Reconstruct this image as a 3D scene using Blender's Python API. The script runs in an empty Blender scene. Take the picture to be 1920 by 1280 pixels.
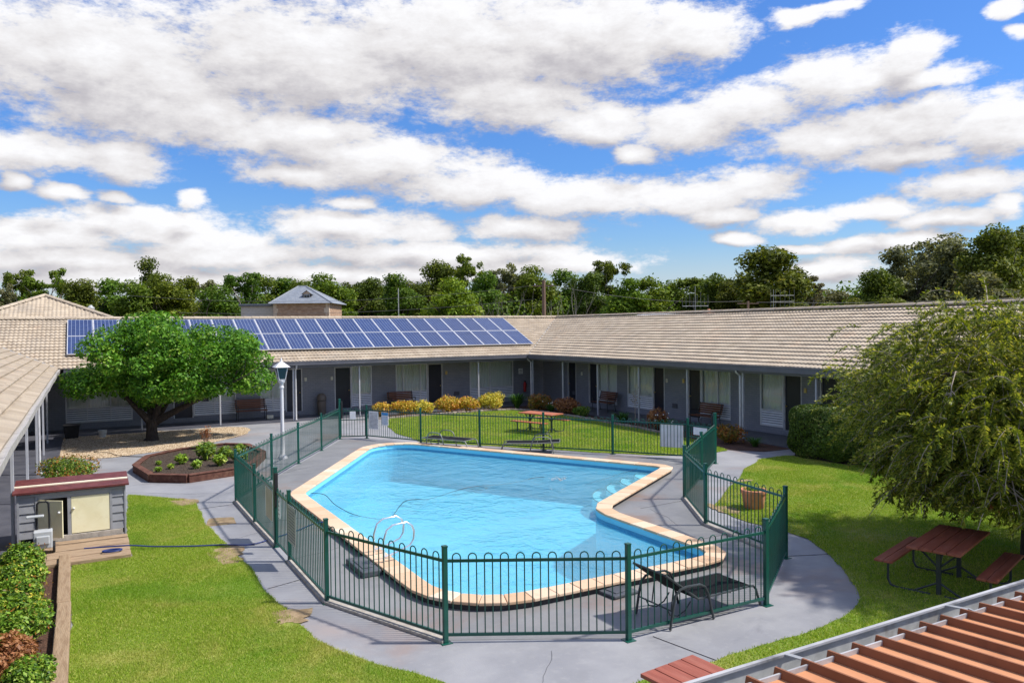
import bpy, bmesh, math, random
import numpy as np
from mathutils import Vector, Matrix
from mathutils.geometry import tessellate_polygon
PI = math.pi
S = bpy.context.scene
COL = S.collection
random.seed(7)
# ------------------------------------------------------------------ camera
cam_d = bpy.data.cameras.new('camera'); cam = bpy.data.objects.new('camera', cam_d); COL.objects.link(cam)
cam_d.sensor_width = 36.0; cam_d.lens = 27.146; cam_d.clip_start = 0.1; cam_d.clip_end = 6000
FW = Vector((0.485274, 0.874184, -0.017637)); RT = Vector((0.874170, -0.485492, -0.011150)); UP = Vector((0.018309, 0.010007, 0.999782))
CAM = Vector((-20.5415, -35.2156, 4.1168))
cam.matrix_world = Matrix(((RT.x, UP.x, -FW.x, CAM.x), (RT.y, UP.y, -FW.y, CAM.y), (RT.z, UP.z, -FW.z, CAM.z), (0, 0, 0, 1)))
S.camera = cam
S.view_settings.view_transform = 'Standard'; S.view_settings.look = 'None'
S.view_settings.exposure = 0.26; S.view_settings.gamma = 1.0
S.cycles.max_bounces = 8; S.cycles.transparent_max_bounces = 16; S.cycles.diffuse_bounces = 3; S.cycles.glossy_bounces = 3
# ------------------------------------------------------------------ sun and sky
SE = math.radians(53); SUN = Vector((0.865 * math.cos(SE), -0.502 * math.cos(SE), math.sin(SE)))
sun_d = bpy.data.lights.new('sun', 'SUN'); sun_d.energy = 4.8; sun_d.angle = math.radians(2.6); sun_d.color = (1.0, 0.945, 0.86)
sun = bpy.data.objects.new('sun', sun_d); COL.objects.link(sun); sun.rotation_euler = SUN.to_track_quat('Z', 'Y').to_euler()

class NT:
    def __init__(s, tree): s.t = tree; s.l = tree.links
    def n(s, typ, **kw):
        d = s.t.nodes.new(typ)
        for k, v in kw.items(): setattr(d, k, v)
        return d
    def put(s, sock, v):
        if hasattr(v, 'is_output') or isinstance(v, bpy.types.NodeSocket): s.l.new(v, sock)
        elif v is not None:
            if isinstance(v, (tuple, list)) and sock.type == 'RGBA' and len(v) == 3: v = (*v, 1)
            sock.default_value = v
    def m(s, op, a, b=None, c=None, clamp=False):
        d = s.n('ShaderNodeMath', operation=op, use_clamp=clamp)
        s.put(d.inputs[0], a); s.put(d.inputs[1], b); s.put(d.inputs[2], c); return d.outputs[0]
    def v(s, op, a, b=None, out=0):
        d = s.n('ShaderNodeVectorMath', operation=op)
        s.put(d.inputs[0], a); s.put(d.inputs[1], b); return d.outputs[out]
    def mix(s, f, a, b, blend='MIX'):
        d = s.n('ShaderNodeMix', data_type='RGBA', blend_type=blend)
        s.put(d.inputs[0], f); s.put(d.inputs[6], a); s.put(d.inputs[7], b); return d.outputs[2]
    def noise(s, vec, scale, detail=4, rough=.55, dist=0, out=0):
        d = s.n('ShaderNodeTexNoise'); s.put(d.inputs['Vector'], vec)
        d.inputs['Scale'].default_value = scale; d.inputs['Detail'].default_value = detail
        d.inputs['Roughness'].default_value = rough; d.inputs['Distortion'].default_value = dist
        return d.outputs[out]
    def sm(s, x, a, b, c=0., d=1.):
        r = s.n('ShaderNodeMapRange', interpolation_type='SMOOTHSTEP'); s.put(r.inputs[0], x)
        for i, q in enumerate((a, b, c, d)): r.inputs[i + 1].default_value = q
        return r.outputs[0]
    def ramp(s, f, stops):
        r = s.n('ShaderNodeValToRGB'); s.put(r.inputs[0], f); e = r.color_ramp.elements
        while len(e) < len(stops): e.new(.5)
        for k, (p, c) in enumerate(stops): e[k].position = p; e[k].color = (*c, 1)
        return r.outputs[0]

CLOUDS = [(1.7,17.0,10.2,4.3),(13.9,18.6,11.0,4.4),(25.0,20.1,12.9,3.8),(34.8,20.3,10.1,3.8),(42.0,20.2,4.1,2.0),(-2.6,11.2,4.9,1.4),(2.5,11.2,3.5,1.4),(5.8,14.4,8.6,2.4),(13.8,13.7,6.2,1.8),(19.0,12.1,8.8,2.0),(13.8,10.9,4.0,1.0),(29.2,16.3,7.1,2.0),(35.5,14.6,4.3,1.6),(38.2,12.3,1.9,0.9),(26.8,10.3,6.7,1.6),(33.9,9.5,6.7,1.7),(40.8,9.2,6.4,1.6),(46.7,9.8,3.9,1.3),(42.0,13.9,4.9,1.8),(46.0,15.1,4.7,1.9),(51.6,16.2,5.7,1.8),(56.1,17.0,2.3,1.9),(57.7,15.5,3.6,0.9),(51.6,12.3,5.0,1.6),(56.1,12.6,5.9,2.2),(60.6,12.0,3.7,2.4),(55.8,11.0,4.1,0.9),(60.0,8.9,4.3,1.1),(6.8,9.0,1.1,0.7),(-1.2,8.9,1.6,0.7),(2.0,8.8,1.4,0.6),(-3.8,9.4,1.1,0.6),(4.0,7.2,6.2,1.3),(-1.8,6.2,4.9,1.4),(8.7,6.1,4.5,1.3),(17.5,9.1,2.1,0.7),(17.4,7.4,6.4,1.4),(22.1,6.9,3.5,1.0),(29.9,7.2,5.1,1.0),(8.7,5.2,8.0,1.1),(-0.1,4.6,7.2,1.1),(22.8,5.5,12.9,1.0),(32.7,4.7,7.1,0.9),(44.7,7.7,3.1,0.8),(49.5,7.2,3.8,0.9),(54.2,7.5,3.6,0.8),(58.0,6.6,3.6,0.7),(45.3,6.1,1.8,0.5),(49.2,5.4,2.1,0.4),(52.9,5.4,3.0,0.6),(56.4,5.5,3.4,0.6),(61.5,7.2,1.3,0.8),(61.8,18.8,1.4,0.6),(62.4,17.4,0.8,0.5),(49.6,20.5,2.4,0.7),(51.6,20.7,2.7,0.4),(51.6,3.9,3.0,0.9),(3.0,3.6,10.5,1.1),(18.9,4.0,11.5,0.9)]
def cloud_group():
    g = bpy.data.node_groups.new('cloud_density', 'ShaderNodeTree'); t = NT(g)
    g.interface.new_socket('P', in_out='INPUT', socket_type='NodeSocketVector')
    g.interface.new_socket('D', in_out='OUTPUT', socket_type='NodeSocketFloat'); g.interface.new_socket('F', in_out='OUTPUT', socket_type='NodeSocketFloat')
    i = t.n('NodeGroupInput'); o = t.n('NodeGroupOutput')
    p = i.outputs[0]
    q = t.v('MULTIPLY', p, (1, 2.1, 1))
    wob = t.v('SUBTRACT', t.noise(q, .23, 2, .5, out=1), (.5, .5, .5))
    pw = t.v('ADD', p, t.v('MULTIPLY', wob, (3.2, 1.3, 0)))
    f = None
    for (a, e, ra, re) in CLOUDS:
        d = t.v('MULTIPLY', t.v('SUBTRACT', pw, (a, e, 0)), (1 / (ra * 1.17), 1 / (re * 1.18), 0))
        k = t.m('SUBTRACT', 1., t.v('LENGTH', d, out=1))
        f = k if f is None else t.n('ShaderNodeMath', operation='SMOOTH_MAX')
        if f is not k:
            t.put(f.inputs[0], prev); t.put(f.inputs[1], k); f.inputs[2].default_value = .18; f = f.outputs[0]
        prev = f
    # the sky outside the photographed part: scattered fair-weather clouds
    sx = t.n('ShaderNodeSeparateXYZ'); t.put(sx.inputs[0], p)
    off = t.m('MAXIMUM', t.sm(sx.outputs[1], 22, 28), t.m('MAXIMUM', t.sm(sx.outputs[0], 64, 70), t.sm(sx.outputs[0], -7, -13)))
    far = t.m('MULTIPLY_ADD', t.noise(q, .06, 3, .5), 4.2, -2.0)
    f = t.m('MAXIMUM', f, t.m('SUBTRACT', far, t.m('MULTIPLY', t.m('SUBTRACT', 1., off), 6.)))
    n1 = t.noise(q, .26, 4, .5, .2)
    n2 = t.noise(q, .95, 5, .58)
    t.put(o.inputs[1], t.m('MULTIPLY_ADD', n1, .9, f))
    f = t.m('MINIMUM', f, .75)
    n3 = t.noise(q, 3.1, 4, .6, .3)
    nn = t.m('ADD', t.m('MULTIPLY_ADD', n1, 1.0, -.50), t.m('ADD', t.m('MULTIPLY_ADD', n2, .70, -.36), t.m('MULTIPLY_ADD', n3, .32, -.16)))
    d = t.m('ADD', f, nn)
    t.put(o.inputs[0], d)
    return g
W = bpy.data.worlds.new('World'); S.world = W; W.use_nodes = True
W.cycles.sampling_method = 'MANUAL'; W.cycles.sample_map_resolution = 512
wt = NT(W.node_tree); W.node_tree.nodes.clear()
gen = wt.n('ShaderNodeTexCoord').outputs['Generated']
sx = wt.n('ShaderNodeSeparateXYZ'); wt.put(sx.inputs[0], gen)
az = wt.m('DEGREES', wt.m('ARCTAN2', sx.outputs[0], sx.outputs[1])); el = wt.m('DEGREES', wt.m('ARCSINE', sx.outputs[2]))
cb = wt.n('ShaderNodeCombineXYZ'); wt.put(cb.inputs[0], az); wt.put(cb.inputs[1], el)
CG = cloud_group()
def dens(v):
    g = wt.n('ShaderNodeGroup'); g.node_tree = CG; wt.put(g.inputs[0], v); return g.outputs
(d0, f0), (d1, _) = dens(cb.outputs[0]), dens(wt.v('ADD', cb.outputs[0], (.4, .8, 0)))
f2 = dens(wt.v('ADD', cb.outputs[0], (1.0, 2.3, 0)))[1]
alpha = wt.sm(d0, -.06, .46)
lit = wt.m('MULTIPLY_ADD', wt.m('SUBTRACT', d0, d1), .55, .60)
lit = wt.m('ADD', lit, wt.m('MULTIPLY', wt.m('MAXIMUM', wt.m('MINIMUM', wt.m('SUBTRACT', f0, f2), .6), -.7), .55))
lit = wt.m('SUBTRACT', lit, wt.m('MULTIPLY', wt.sm(d0, .15, 1.2), .16))
lit = wt.m('ADD', lit, wt.m('MULTIPLY_ADD', wt.noise(wt.v('MULTIPLY', cb.outputs[0], (1, 2., 1)), .22, 4, .55), .40, -.20), clamp=True)
ccol = wt.ramp(lit, [(0, (4.0, 3.85, 4.2)), (.30, (5.2, 5.05, 5.3)), (.60, (6.8, 6.65, 6.75)), (1, (8.3, 8.3, 8.5))])
sky = wt.n('ShaderNodeTexSky', sky_type='NISHITA'); sky.sun_disc = False
sky.sun_elevation = SE; sky.sun_rotation = math.atan2(SUN.x, SUN.y); sky.air_density = 1.3; sky.dust_density = .35; sky.ozone_density = 2.2
blue = wt.mix(wt.sm(el, 1., 12.), wt.mix(1., sky.outputs[0], (.68, .86, 1.18), 'MULTIPLY'), wt.mix(1., sky.outputs[0], (.43, .74, 1.28), 'MULTIPLY'))
blue = wt.mix(wt.sm(el, 0., 6.5, .75, 0.), blue, (5.6, 5.9, 6.7))   # thin milky air low over the horizon
# air near the horizon is paler
final = wt.mix(alpha, blue, ccol)
bg = wt.n('ShaderNodeBackground'); wt.put(bg.inputs[0], final); bg.inputs[1].default_value = .1
wo = wt.n('ShaderNodeOutputWorld'); wt.l.new(bg.outputs[0], wo.inputs[0])
# ------------------------------------------------------------------ helpers
def tag(o, label=None, cat=None, group=None, kind=None):
    if label: o['label'] = label
    if cat: o['category'] = cat
    if group: o['group'] = group
    if kind: o['kind'] = kind
    return o
def thing(name, label, cat, loc=(0, 0, 0), group=None):
    o = bpy.data.objects.new(name, None); COL.objects.link(o); o.location = loc; o.empty_display_size = .2
    return tag(o, label, cat, group)
def rootloc(o):
    v = np.zeros(3)
    while o is not None: v += np.array(o.location); o = o.parent
    return v
def mesh_np(name, V, F, mats, parent=None, smooth=False, mi=None):
    """link one mesh object from vertex and face arrays (faces of one size, or a list of tuples); V is in world space"""
    V = np.asarray(V, dtype=np.float64).reshape(-1, 3)
    if parent is not None: V = V - rootloc(parent)
    me = bpy.data.meshes.new(name)
    if isinstance(F, np.ndarray):
        n, k = F.shape
        me.vertices.add(len(V)); me.vertices.foreach_set('co', V.astype(np.float32).ravel())
        me.loops.add(n * k); me.loops.foreach_set('vertex_index', F.astype(np.int32).ravel())
        me.polygons.add(n); me.polygons.foreach_set('loop_start', np.arange(0, n * k, k, dtype=np.int32))
        if hasattr(me.polygons[0] if n else None, 'loop_total'):
            try: me.polygons.foreach_set('loop_total', np.full(n, k, dtype=np.int32))
            except Exception: pass
        me.update(calc_edges=True)
    else:
        me.from_pydata(V.tolist(), [], F); me.update()
    for m in (mats if isinstance(mats, (list, tuple)) else [mats]): me.materials.append(m)
    if mi is not None: me.polygons.foreach_set('material_index', np.asarray(mi, dtype=np.int32))
    if smooth: me.polygons.foreach_set('use_smooth', np.ones(len(me.polygons), dtype=bool))
    o = bpy.data.objects.new(name, me); COL.objects.link(o)
    if parent is not None: o.parent = parent
    return o
class MB:
    def __init__(s): s.v = []; s.f = []; s.m = []
    def add(s, vs, fs, m=0):
        b = len(s.v); s.v += [tuple(v) for v in vs]; s.f += [tuple(b + i for i in f) for f in fs]; s.m += [m] * len(fs); return s
    def box(s, x0, x1, y0, y1, z0, z1, m=0, T=None):
        vs = [(x, y, z) for z in (z0, z1) for y in (y0, y1) for x in (x0, x1)]
        if T: vs = [T(*v) for v in vs]
        return s.add(vs, [(0, 2, 3, 1), (4, 5, 7, 6), (0, 1, 5, 4), (2, 6, 7, 3), (0, 4, 6, 2), (1, 3, 7, 5)], m)
    def bar(s, p, q, w, h, m=0, up=(0, 0, 1)):
        p = Vector(p); q = Vector(q); d = (q - p).normalized(); u = Vector(up)
        if abs(d.dot(u)) > .98: u = Vector((1, 0, 0))
        a = d.cross(u).normalized() * w / 2; b = a.cross(d).normalized() * h / 2
        vs = [c + i * a + j * b for c in (p, q) for j in (-1, 1) for i in (-1, 1)]
        return s.add(vs, [(0, 1, 3, 2), (4, 6, 7, 5), (0, 4, 5, 1), (2, 3, 7, 6), (0, 2, 6, 4), (1, 5, 7, 3)], m)
    def tube(s, pts, r, n=8, m=0, cap=True):
        pts = [Vector(p) for p in pts]; N = len(pts); rs = r if isinstance(r, (list, tuple)) else [r] * N
        b = len(s.v); prev = None
        for i, p in enumerate(pts):
            d = (pts[min(i + 1, N - 1)] - pts[max(i - 1, 0)]).normalized()
            if prev is None:
                u = Vector((0, 0, 1)) if abs(d.z) < .9 else Vector((1, 0, 0)); a = d.cross(u).normalized()
            else: a = (prev - d * prev.dot(d)).normalized()
            prev = a; c = d.cross(a)
            for k in range(n):
                t = 2 * PI * k / n; s.v.append(tuple(p + rs[i] * (math.cos(t) * a + math.sin(t) * c)))
        for i in range(N - 1):
            for k in range(n):
                k2 = (k + 1) % n
                s.f.append((b + i * n + k, b + i * n + k2, b + (i + 1) * n + k2, b + (i + 1) * n + k)); s.m.append(m)
        if cap:
            s.f.append(tuple(b + k for k in reversed(range(n)))); s.f.append(tuple(b + (N - 1) * n + k for k in range(n))); s.m += [m, m]
        return s
    def lathe(s, prof, n=20, c=(0, 0, 0), m=0, cap=True):
        b = len(s.v)
        for r, z in prof:
            for k in range(n): t = 2 * PI * k / n; s.v.append((c[0] + r * math.cos(t), c[1] + r * math.sin(t), c[2] + z))
        for i in range(len(prof) - 1):
            for k in range(n):
                k2 = (k + 1) % n; s.f.append((b + i * n + k, b + i * n + k2, b + (i + 1) * n + k2, b + (i + 1) * n + k)); s.m.append(m)
        if cap:
            s.f.append(tuple(b + k for k in reversed(range(n)))); s.f.append(tuple(b + (len(prof) - 1) * n + k for k in range(n))); s.m += [m, m]
        return s
    def prism(s, poly, z0, z1, m=0):
        n = len(poly); b = len(s.v)
        s.v += [(x, y, z0) for x, y in poly] + [(x, y, z1) for x, y in poly]
        s.f += [(b + i, b + (i + 1) % n, b + n + (i + 1) % n, b + n + i) for i in range(n)]; s.m += [m] * n
        s.f += [tuple(b + i for i in reversed(range(n))), tuple(b + n + i for i in range(n))]; s.m += [m, m]
        return s
    def quad(s, *p, m=0): return s.add(p, [tuple(range(len(p)))], m)
    def build(s, name, mats, parent=None, smooth=False, bevel=0):
        o = mesh_np(name, s.v, s.f, mats, parent, False, s.m)
        if smooth:
            me = o.data; me.polygons.foreach_set('use_smooth', np.ones(len(me.polygons), dtype=bool))
            md = o.modifiers.new('edge', 'EDGE_SPLIT'); md.split_angle = math.radians(38)
        if bevel:
            md = o.modifiers.new('bevel', 'BEVEL'); md.width = bevel; md.segments = 2; md.limit_method = 'ANGLE'
        return o
def dup(root, loc, rz=0., label=None, group=None, scale=None):
    """a copy of a thing with copies of its parts and sub-parts"""
    r = root.copy(); COL.objects.link(r); r.location = loc; r.rotation_euler = (0, 0, rz)
    if label: r['label'] = label
    if group: r['group'] = group
    if scale: r.scale = scale
    for ch in list(root.children):
        c = ch.copy(); COL.objects.link(c); c.parent = r
        for g in ch.children:
            d = g.copy(); COL.objects.link(d); d.parent = c
    return r
def place(o, loc, rz=0.): o.location = loc; o.rotation_euler = (0, 0, rz); return o
def fillet(pts, rad, n=9):
    out = []; N = len(pts)
    for i in range(N):
        p = Vector(pts[i]); a = (Vector(pts[i - 1]) - p); b = (Vector(pts[(i + 1) % N]) - p); la, lb = a.length, b.length; a /= la; b /= lb
        ang = a.angle(b); t = min(rad[i] / math.tan(ang / 2), la * .48, lb * .48); r = t * math.tan(ang / 2)
        c = p + (a + b).normalized() * (r / math.sin(ang / 2)); s0 = p + a * t; s1 = p + b * t
        t0 = math.atan2(*(s0 - c).yx); t1 = math.atan2(*(s1 - c).yx); dt = (t1 - t0 + PI) % (2 * PI) - PI
        for k in range(n): q = t0 + dt * k / (n - 1); out.append((c.x + r * math.cos(q), c.y + r * math.sin(q)))
    return out
def resample(P, step):
    P = np.array(P + [P[0]]); L = np.r_[0, np.cumsum(np.linalg.norm(np.diff(P, axis=0), axis=1))]
    n = max(8, int(round(L[-1] / step))); s = np.linspace(0, L[-1], n, endpoint=False)
    return np.c_[np.interp(s, L, P[:, 0]), np.interp(s, L, P[:, 1])]
def offset(P, d):
    """offset a closed counter-clockwise outline inward by d"""
    P = np.asarray(P); T = np.roll(P, -1, 0) - np.roll(P, 1, 0); T /= np.linalg.norm(T, axis=1)[:, None]
    return P + d * np.c_[-T[:, 1], T[:, 0]]
def inside(P, poly):
    poly = np.asarray(poly); x, y = P[:, 0], P[:, 1]; r = np.zeros(len(P), bool); j = len(poly) - 1
    for i in range(len(poly)):
        xi, yi = poly[i]; xj, yj = poly[j]
        c = ((yi > y) != (yj > y)) & (x < (xj - xi) * (y - yi) / (yj - yi + 1e-12) + xi); r ^= c; j = i
    return r
def ragged(poly, step, amp, rng):
    P = resample(list(map(tuple, poly)), step); n = len(P)
    k = np.convolve(np.r_[rng.normal(0, 1, n + 6)], np.ones(5) / 5, 'valid')[:n] * amp * 1.6
    T = np.roll(P, -1, 0) - np.roll(P, 1, 0); T /= np.linalg.norm(T, axis=1)[:, None] + 1e-9
    return P + np.c_[-T[:, 1], T[:, 0]] * k[:, None]
def sheet(name, outer, z, mat, holes=(), kind='structure'):
    loops = [[Vector((x, y, 0)) for x, y in L] for L in (outer, *holes)]
    V = [(v.x, v.y, z) for L in loops for v in L]
    F = [tuple(t) for t in tessellate_polygon(loops)]
    F2 = []
    for t in F:
        a, b, c = (np.array(V[i]) for i in t)
        F2.append(t if np.cross((b - a)[:2], (c - a)[:2]) > 0 else t[::-1])
    o = mesh_np(name, V, F2, mat); o['kind'] = kind; return o
# ------------------------------------------------------------------ materials
def pmat(name, c1, c2=None, scale=6., rough=.6, bump=0., bscale=40., metal=0., spec=.4, det=5, c3=None, s3=.6, amt3=.5, coat=0., stretch=None):
    m = bpy.data.materials.new(name); m.use_nodes = True; t = NT(m.node_tree); b = m.node_tree.nodes['Principled BSDF']
    tc = t.n('ShaderNodeTexCoord').outputs['Object']
    if stretch: tc = t.v('MULTIPLY', tc, stretch)
    c2 = c2 or tuple(min(1, x * 1.18) for x in c1)
    col = t.mix(t.sm(t.noise(tc, scale, det), .32, .68), c1, c2)
    if c3: col = t.mix(t.m('MULTIPLY', t.sm(t.noise(tc, s3, 5, .6), .52, .72), amt3), col, c3)
    t.put(b.inputs['Base Color'], col); b.inputs['Metallic'].default_value = metal
    t.put(b.inputs['Roughness'], t.m('MULTIPLY_ADD', t.noise(tc, scale * 2.3, 3), .2, rough - .1))
    b.inputs['Specular IOR Level'].default_value = spec; b.inputs['Coat Weight'].default_value = coat
    if bump:
        bp = t.n('ShaderNodeBump'); bp.inputs['Strength'].default_value = bump; bp.inputs['Distance'].default_value = .02
        t.put(bp.inputs['Height'], t.noise(tc, bscale, 4)); t.put(b.inputs['Normal'], bp.outputs[0])
    return m
def leafmat(name, stops, trans=.3, rough=.5, vary=.0, spec=.35, patch=1.1):
    m = bpy.data.materials.new(name); m.use_nodes = True; t = NT(m.node_tree); b = m.node_tree.nodes['Principled BSDF']
    r = t.n('ShaderNodeNewGeometry').outputs['Random Per Island']
    pn = t.noise(t.n('ShaderNodeTexCoord').outputs['Object'], patch, 3, .6)   # older and younger growth in patches
    col = t.ramp(t.m('ADD', r, t.m('MULTIPLY_ADD', pn, 1.1, -.55), clamp=True), stops)
    if vary:
        oi = t.n('ShaderNodeObjectInfo').outputs['Random']
        h = t.n('ShaderNodeHueSaturation'); t.put(h.inputs['Color'], col)
        t.put(h.inputs['Hue'], t.m('MULTIPLY_ADD', oi, .05, .472)); t.put(h.inputs['Value'], t.m('MULTIPLY_ADD', t.m('FRACT', t.m('MULTIPLY', oi, 7.3)), vary, 1 - vary * .5)); col = h.outputs[0]
    t.put(b.inputs['Base Color'], col); b.inputs['Roughness'].default_value = rough; b.inputs['Specular IOR Level'].default_value = spec
    tr = t.n('ShaderNodeBsdfTranslucent'); t.put(tr.inputs[0], t.mix(1., col, (1.3, 1.25, .5), 'MULTIPLY'))
    mx = t.n('ShaderNodeMixShader'); mx.inputs[0].default_value = trans
    t.l.new(b.outputs[0], mx.inputs[1]); t.l.new(tr.outputs[0], mx.inputs[2])
    t.l.new(mx.outputs[0], m.node_tree.nodes['Material Output'].inputs[0]); return m
M = {}
M['white'] = pmat('white_paint', (.62, .62, .64), (.70, .70, .72), 3, .4)
M['offwhite'] = pmat('old_white_paint', (.50, .50, .52), (.62, .62, .63), 5, .5, c3=(.3, .3, .3), s3=3, amt3=.35)
M['louvre'] = pmat('slat_paint', (.74, .75, .79), (.82, .83, .86), 4, .45)
M['trim'] = pmat('gutter_paint', (.105, .107, .13), (.13, .132, .155), 2, .4)
M['trimlight'] = pmat('weathered_gutter', (.36, .34, .32), (.45, .43, .40), 3, .5, c3=(.16, .15, .14), s3=4, amt3=.5)
M['soffit'] = pmat('soffit_paint', (.52, .53, .55), (.58, .59, .61), 2, .6)
M['post'] = pmat('post_paint', (.42, .43, .47), (.48, .49, .53), 4, .45)
M['door'] = pmat('navy_door_paint', (.016, .018, .032), (.022, .024, .04), 2, .35)
M['curtain'] = pmat('curtain_cloth', (.76, .76, .72), (.85, .85, .81), 2.5, .9, stretch=(3, 3, .3))
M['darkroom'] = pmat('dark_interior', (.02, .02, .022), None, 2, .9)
M['brass'] = pmat('brass', (.55, .40, .14), None, 4, .3, metal=.9)
M['steel'] = pmat('stainless_steel', (.80, .81, .82), None, 5, .3, metal=.85)
M['galv'] = pmat('galvanised_steel', (.36, .37, .37), (.50, .51, .51), 9, .42, metal=.35, c3=(.20, .17, .14), s3=5, amt3=.6)
M['galvlip'] = pmat('gutter_lip_paint', (.34, .34, .35), (.46, .46, .47), 5, .4, c3=(.04, .04, .04), s3=2.2, amt3=.9)
M['green'] = pmat('green_powder_coat', (.004, .068, .050), (.006, .085, .062), 6, .32, spec=.5)
M['black'] = pmat('black_plastic', (.012, .012, .014), (.02, .02, .022), 8, .5)
M['sling'] = pmat('black_sling_fabric', (.008, .009, .011), (.014, .015, .017), 60, .85, bump=.2, bscale=250, spec=.12)
M['charcoal'] = pmat('charcoal_tube', (.035, .042, .045), (.05, .058, .06), 5, .35)
M['greytube'] = pmat('grey_tube', (.16, .17, .16), (.22, .23, .21), 5, .4)
M['red'] = pmat('red_paint', (.45, .02, .025), None, 5, .4)
M['wood_red'] = pmat('red_stained_timber', (.26, .070, .042), (.34, .10, .062), 4, .5, bump=.2, bscale=30, c3=(.42, .18, .13), s3=3, amt3=.4, stretch=(.35, 3, 3))
M['wood_orange'] = pmat('orange_stained_timber', (.36, .10, .045), (.46, .15, .07), 4, .55, bump=.2, bscale=30, c3=(.55, .24, .15), s3=3, amt3=.5, stretch=(.35, 3, 3))
M['wood_bench'] = pmat('varnished_timber', (.12, .040, .018), (.19, .068, .030), 5, .4, stretch=(.35, 3, 3))
M['sleeper'] = pmat('weathered_timber', (.26, .175, .105), (.40, .29, .185), 5, .85, bump=.6, bscale=26, c3=(.15, .10, .065), s3=5, amt3=.6, stretch=(4, .5, 4))
M['plank'] = pmat('weathered_plank', (.28, .19, .12), (.44, .32, .21), 5, .85, bump=.6, bscale=26, c3=(.15, .10, .065), s3=5, amt3=.6, stretch=(.5, 4, 4))
M['edging'] = pmat('redgum_edging', (.075, .028, .018), (.14, .058, .038), 5, .8, bump=.5, bscale=22, c3=(.22, .12, .08), s3=4, amt3=.6)
M['terracotta'] = pmat('terracotta', (.56, .21, .11), (.66, .28, .16), 6, .75, c3=(.66, .42, .30), s3=5, amt3=.5)
M['taupe'] = pmat('taupe_plastic', (.13, .105, .085), (.17, .14, .115), 4, .5)
M['shedwall'] = pmat('grey_shed_paint', (.27, .28, .31), (.34, .35, .38), 4, .55, c3=(.16, .16, .17), s3=4, amt3=.5)
M['maroon'] = pmat('maroon_sheet', (.10, .022, .022), (.15, .038, .035), 6, .55, c3=(.06, .02, .018), s3=5, amt3=.6)
M['cream'] = pmat('cream_door_paint', (.82, .76, .50), (.88, .83, .58), 3, .55, c3=(.68, .60, .36), s3=5, amt3=.35)
M['creamtrim'] = pmat('cream_batten', (.78, .72, .56), None, 5, .6)
M['concrete_pale'] = pmat('pale_concrete', (.34, .31, .27), (.46, .42, .37), 8, .85, bump=.4, c3=(.20, .17, .14), s3=3, amt3=.6)
M['darkbase'] = pmat('dark_pool_edge', (.035, .034, .038), (.06, .058, .06), 9, .8)
M['slate'] = pmat('slate_grey_block', (.055, .062, .078), (.08, .088, .105), 6, .6, c3=(.16, .15, .14), s3=4, amt3=.4)
M['bluehose'] = pmat('blue_hose', (.015, .035, .16), None, 5, .45)
M['soil'] = pmat('garden_soil', (.030, .020, .014), (.075, .052, .036), 18, .95, bump=1., bscale=40, c3=(.15, .11, .08), s3=30, amt3=.5)
M['mulch'] = pmat('bark_mulch', (.045, .022, .014), (.13, .065, .042), 35, .95, bump=1., bscale=60, c3=(.22, .13, .09), s3=40, amt3=.6)
M['bare'] = pmat('bare_sandy_soil', (.22, .155, .085), (.34, .25, .15), 7, .95, bump=.5, c3=(.15, .17, .045), s3=5, amt3=.75)
M['bark'] = pmat('dark_bark', (.030, .022, .017), (.065, .05, .040), 12, .9, bump=.9, bscale=28, stretch=(2, 2, .5))
M['palebark'] = pmat('pale_bark', (.22, .19, .16), (.36, .32, .28), 6, .85, bump=.4, stretch=(2, 2, .5))
M['twig'] = pmat('grey_twig', (.32, .26, .21), (.46, .39, .33), 12, .85)
M['pole'] = pmat('timber_pole', (.16, .10, .07), (.23, .15, .11), 8, .85, stretch=(3, 3, .3))
M['iron'] = pmat('grey_roof_iron', (.19, .215, .25), (.24, .265, .305), 3, .55, c3=(.16, .18, .21), s3=1, amt3=.5)
M['sandstone'] = pmat('sandstone', (.33, .20, .13), (.46, .31, .215), 3, .85, bump=.5, c3=(.24, .13, .08), s3=2.5, amt3=.6, stretch=(1, 1, 2.5))
M['quoin'] = pmat('pale_quoin_stone', (.52, .40, .30), (.62, .50, .39), 3, .85, c3=(.40, .20, .10), s3=2, amt3=.6)
M['render'] = pmat('pale_painted_brick', (.42, .38, .345), (.50, .46, .42), 5, .8, stretch=(1, 1, 4))
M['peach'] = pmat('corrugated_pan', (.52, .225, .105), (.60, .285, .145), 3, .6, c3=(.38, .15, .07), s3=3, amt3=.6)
M['rib'] = pmat('rib_painted_shade', (.215, .075, .026), (.27, .10, .04), 3, .5, c3=(.15, .05, .018), s3=3, amt3=.6)  # shade on the rib sides is put into this darker brown
M['sign_white'] = pmat('sign_white', (.74, .75, .76), None, 4, .45)
M['sign_grey'] = pmat('sign_grey', (.40, .40, .39), (.46, .46, .44), 4, .5)
M['sign_beige'] = pmat('sign_beige', (.46, .40, .31), (.52, .46, .36), 4, .5)
M['sign_blue'] = pmat('sign_blue', (.06, .28, .58), None, 4, .45)
M['sign_text'] = pmat('sign_print', (.14, .14, .17), None, 4, .5)
M['yellowlight'] = pmat('amber_light_cover', (.62, .45, .14), None, 4, .4)
M['paleglass'] = pmat('opal_light_cover', (.62, .60, .52), None, 4, .3)
M['ventmat'] = pmat('vent_grille', (.05, .052, .06), None, 5, .5)
M['lampglass'] = pmat('dark_lantern_glass', (.02, .028, .032), None, 3, .12)
M['bluegrey'] = pmat('grey_plastic', (.42, .44, .46), None, 5, .4)
M['bucket'] = pmat('white_bucket', (.55, .58, .58), None, 5, .45)
M['wire'] = pmat('wire', (.10, .10, .10), None, 5, .5)
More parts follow.
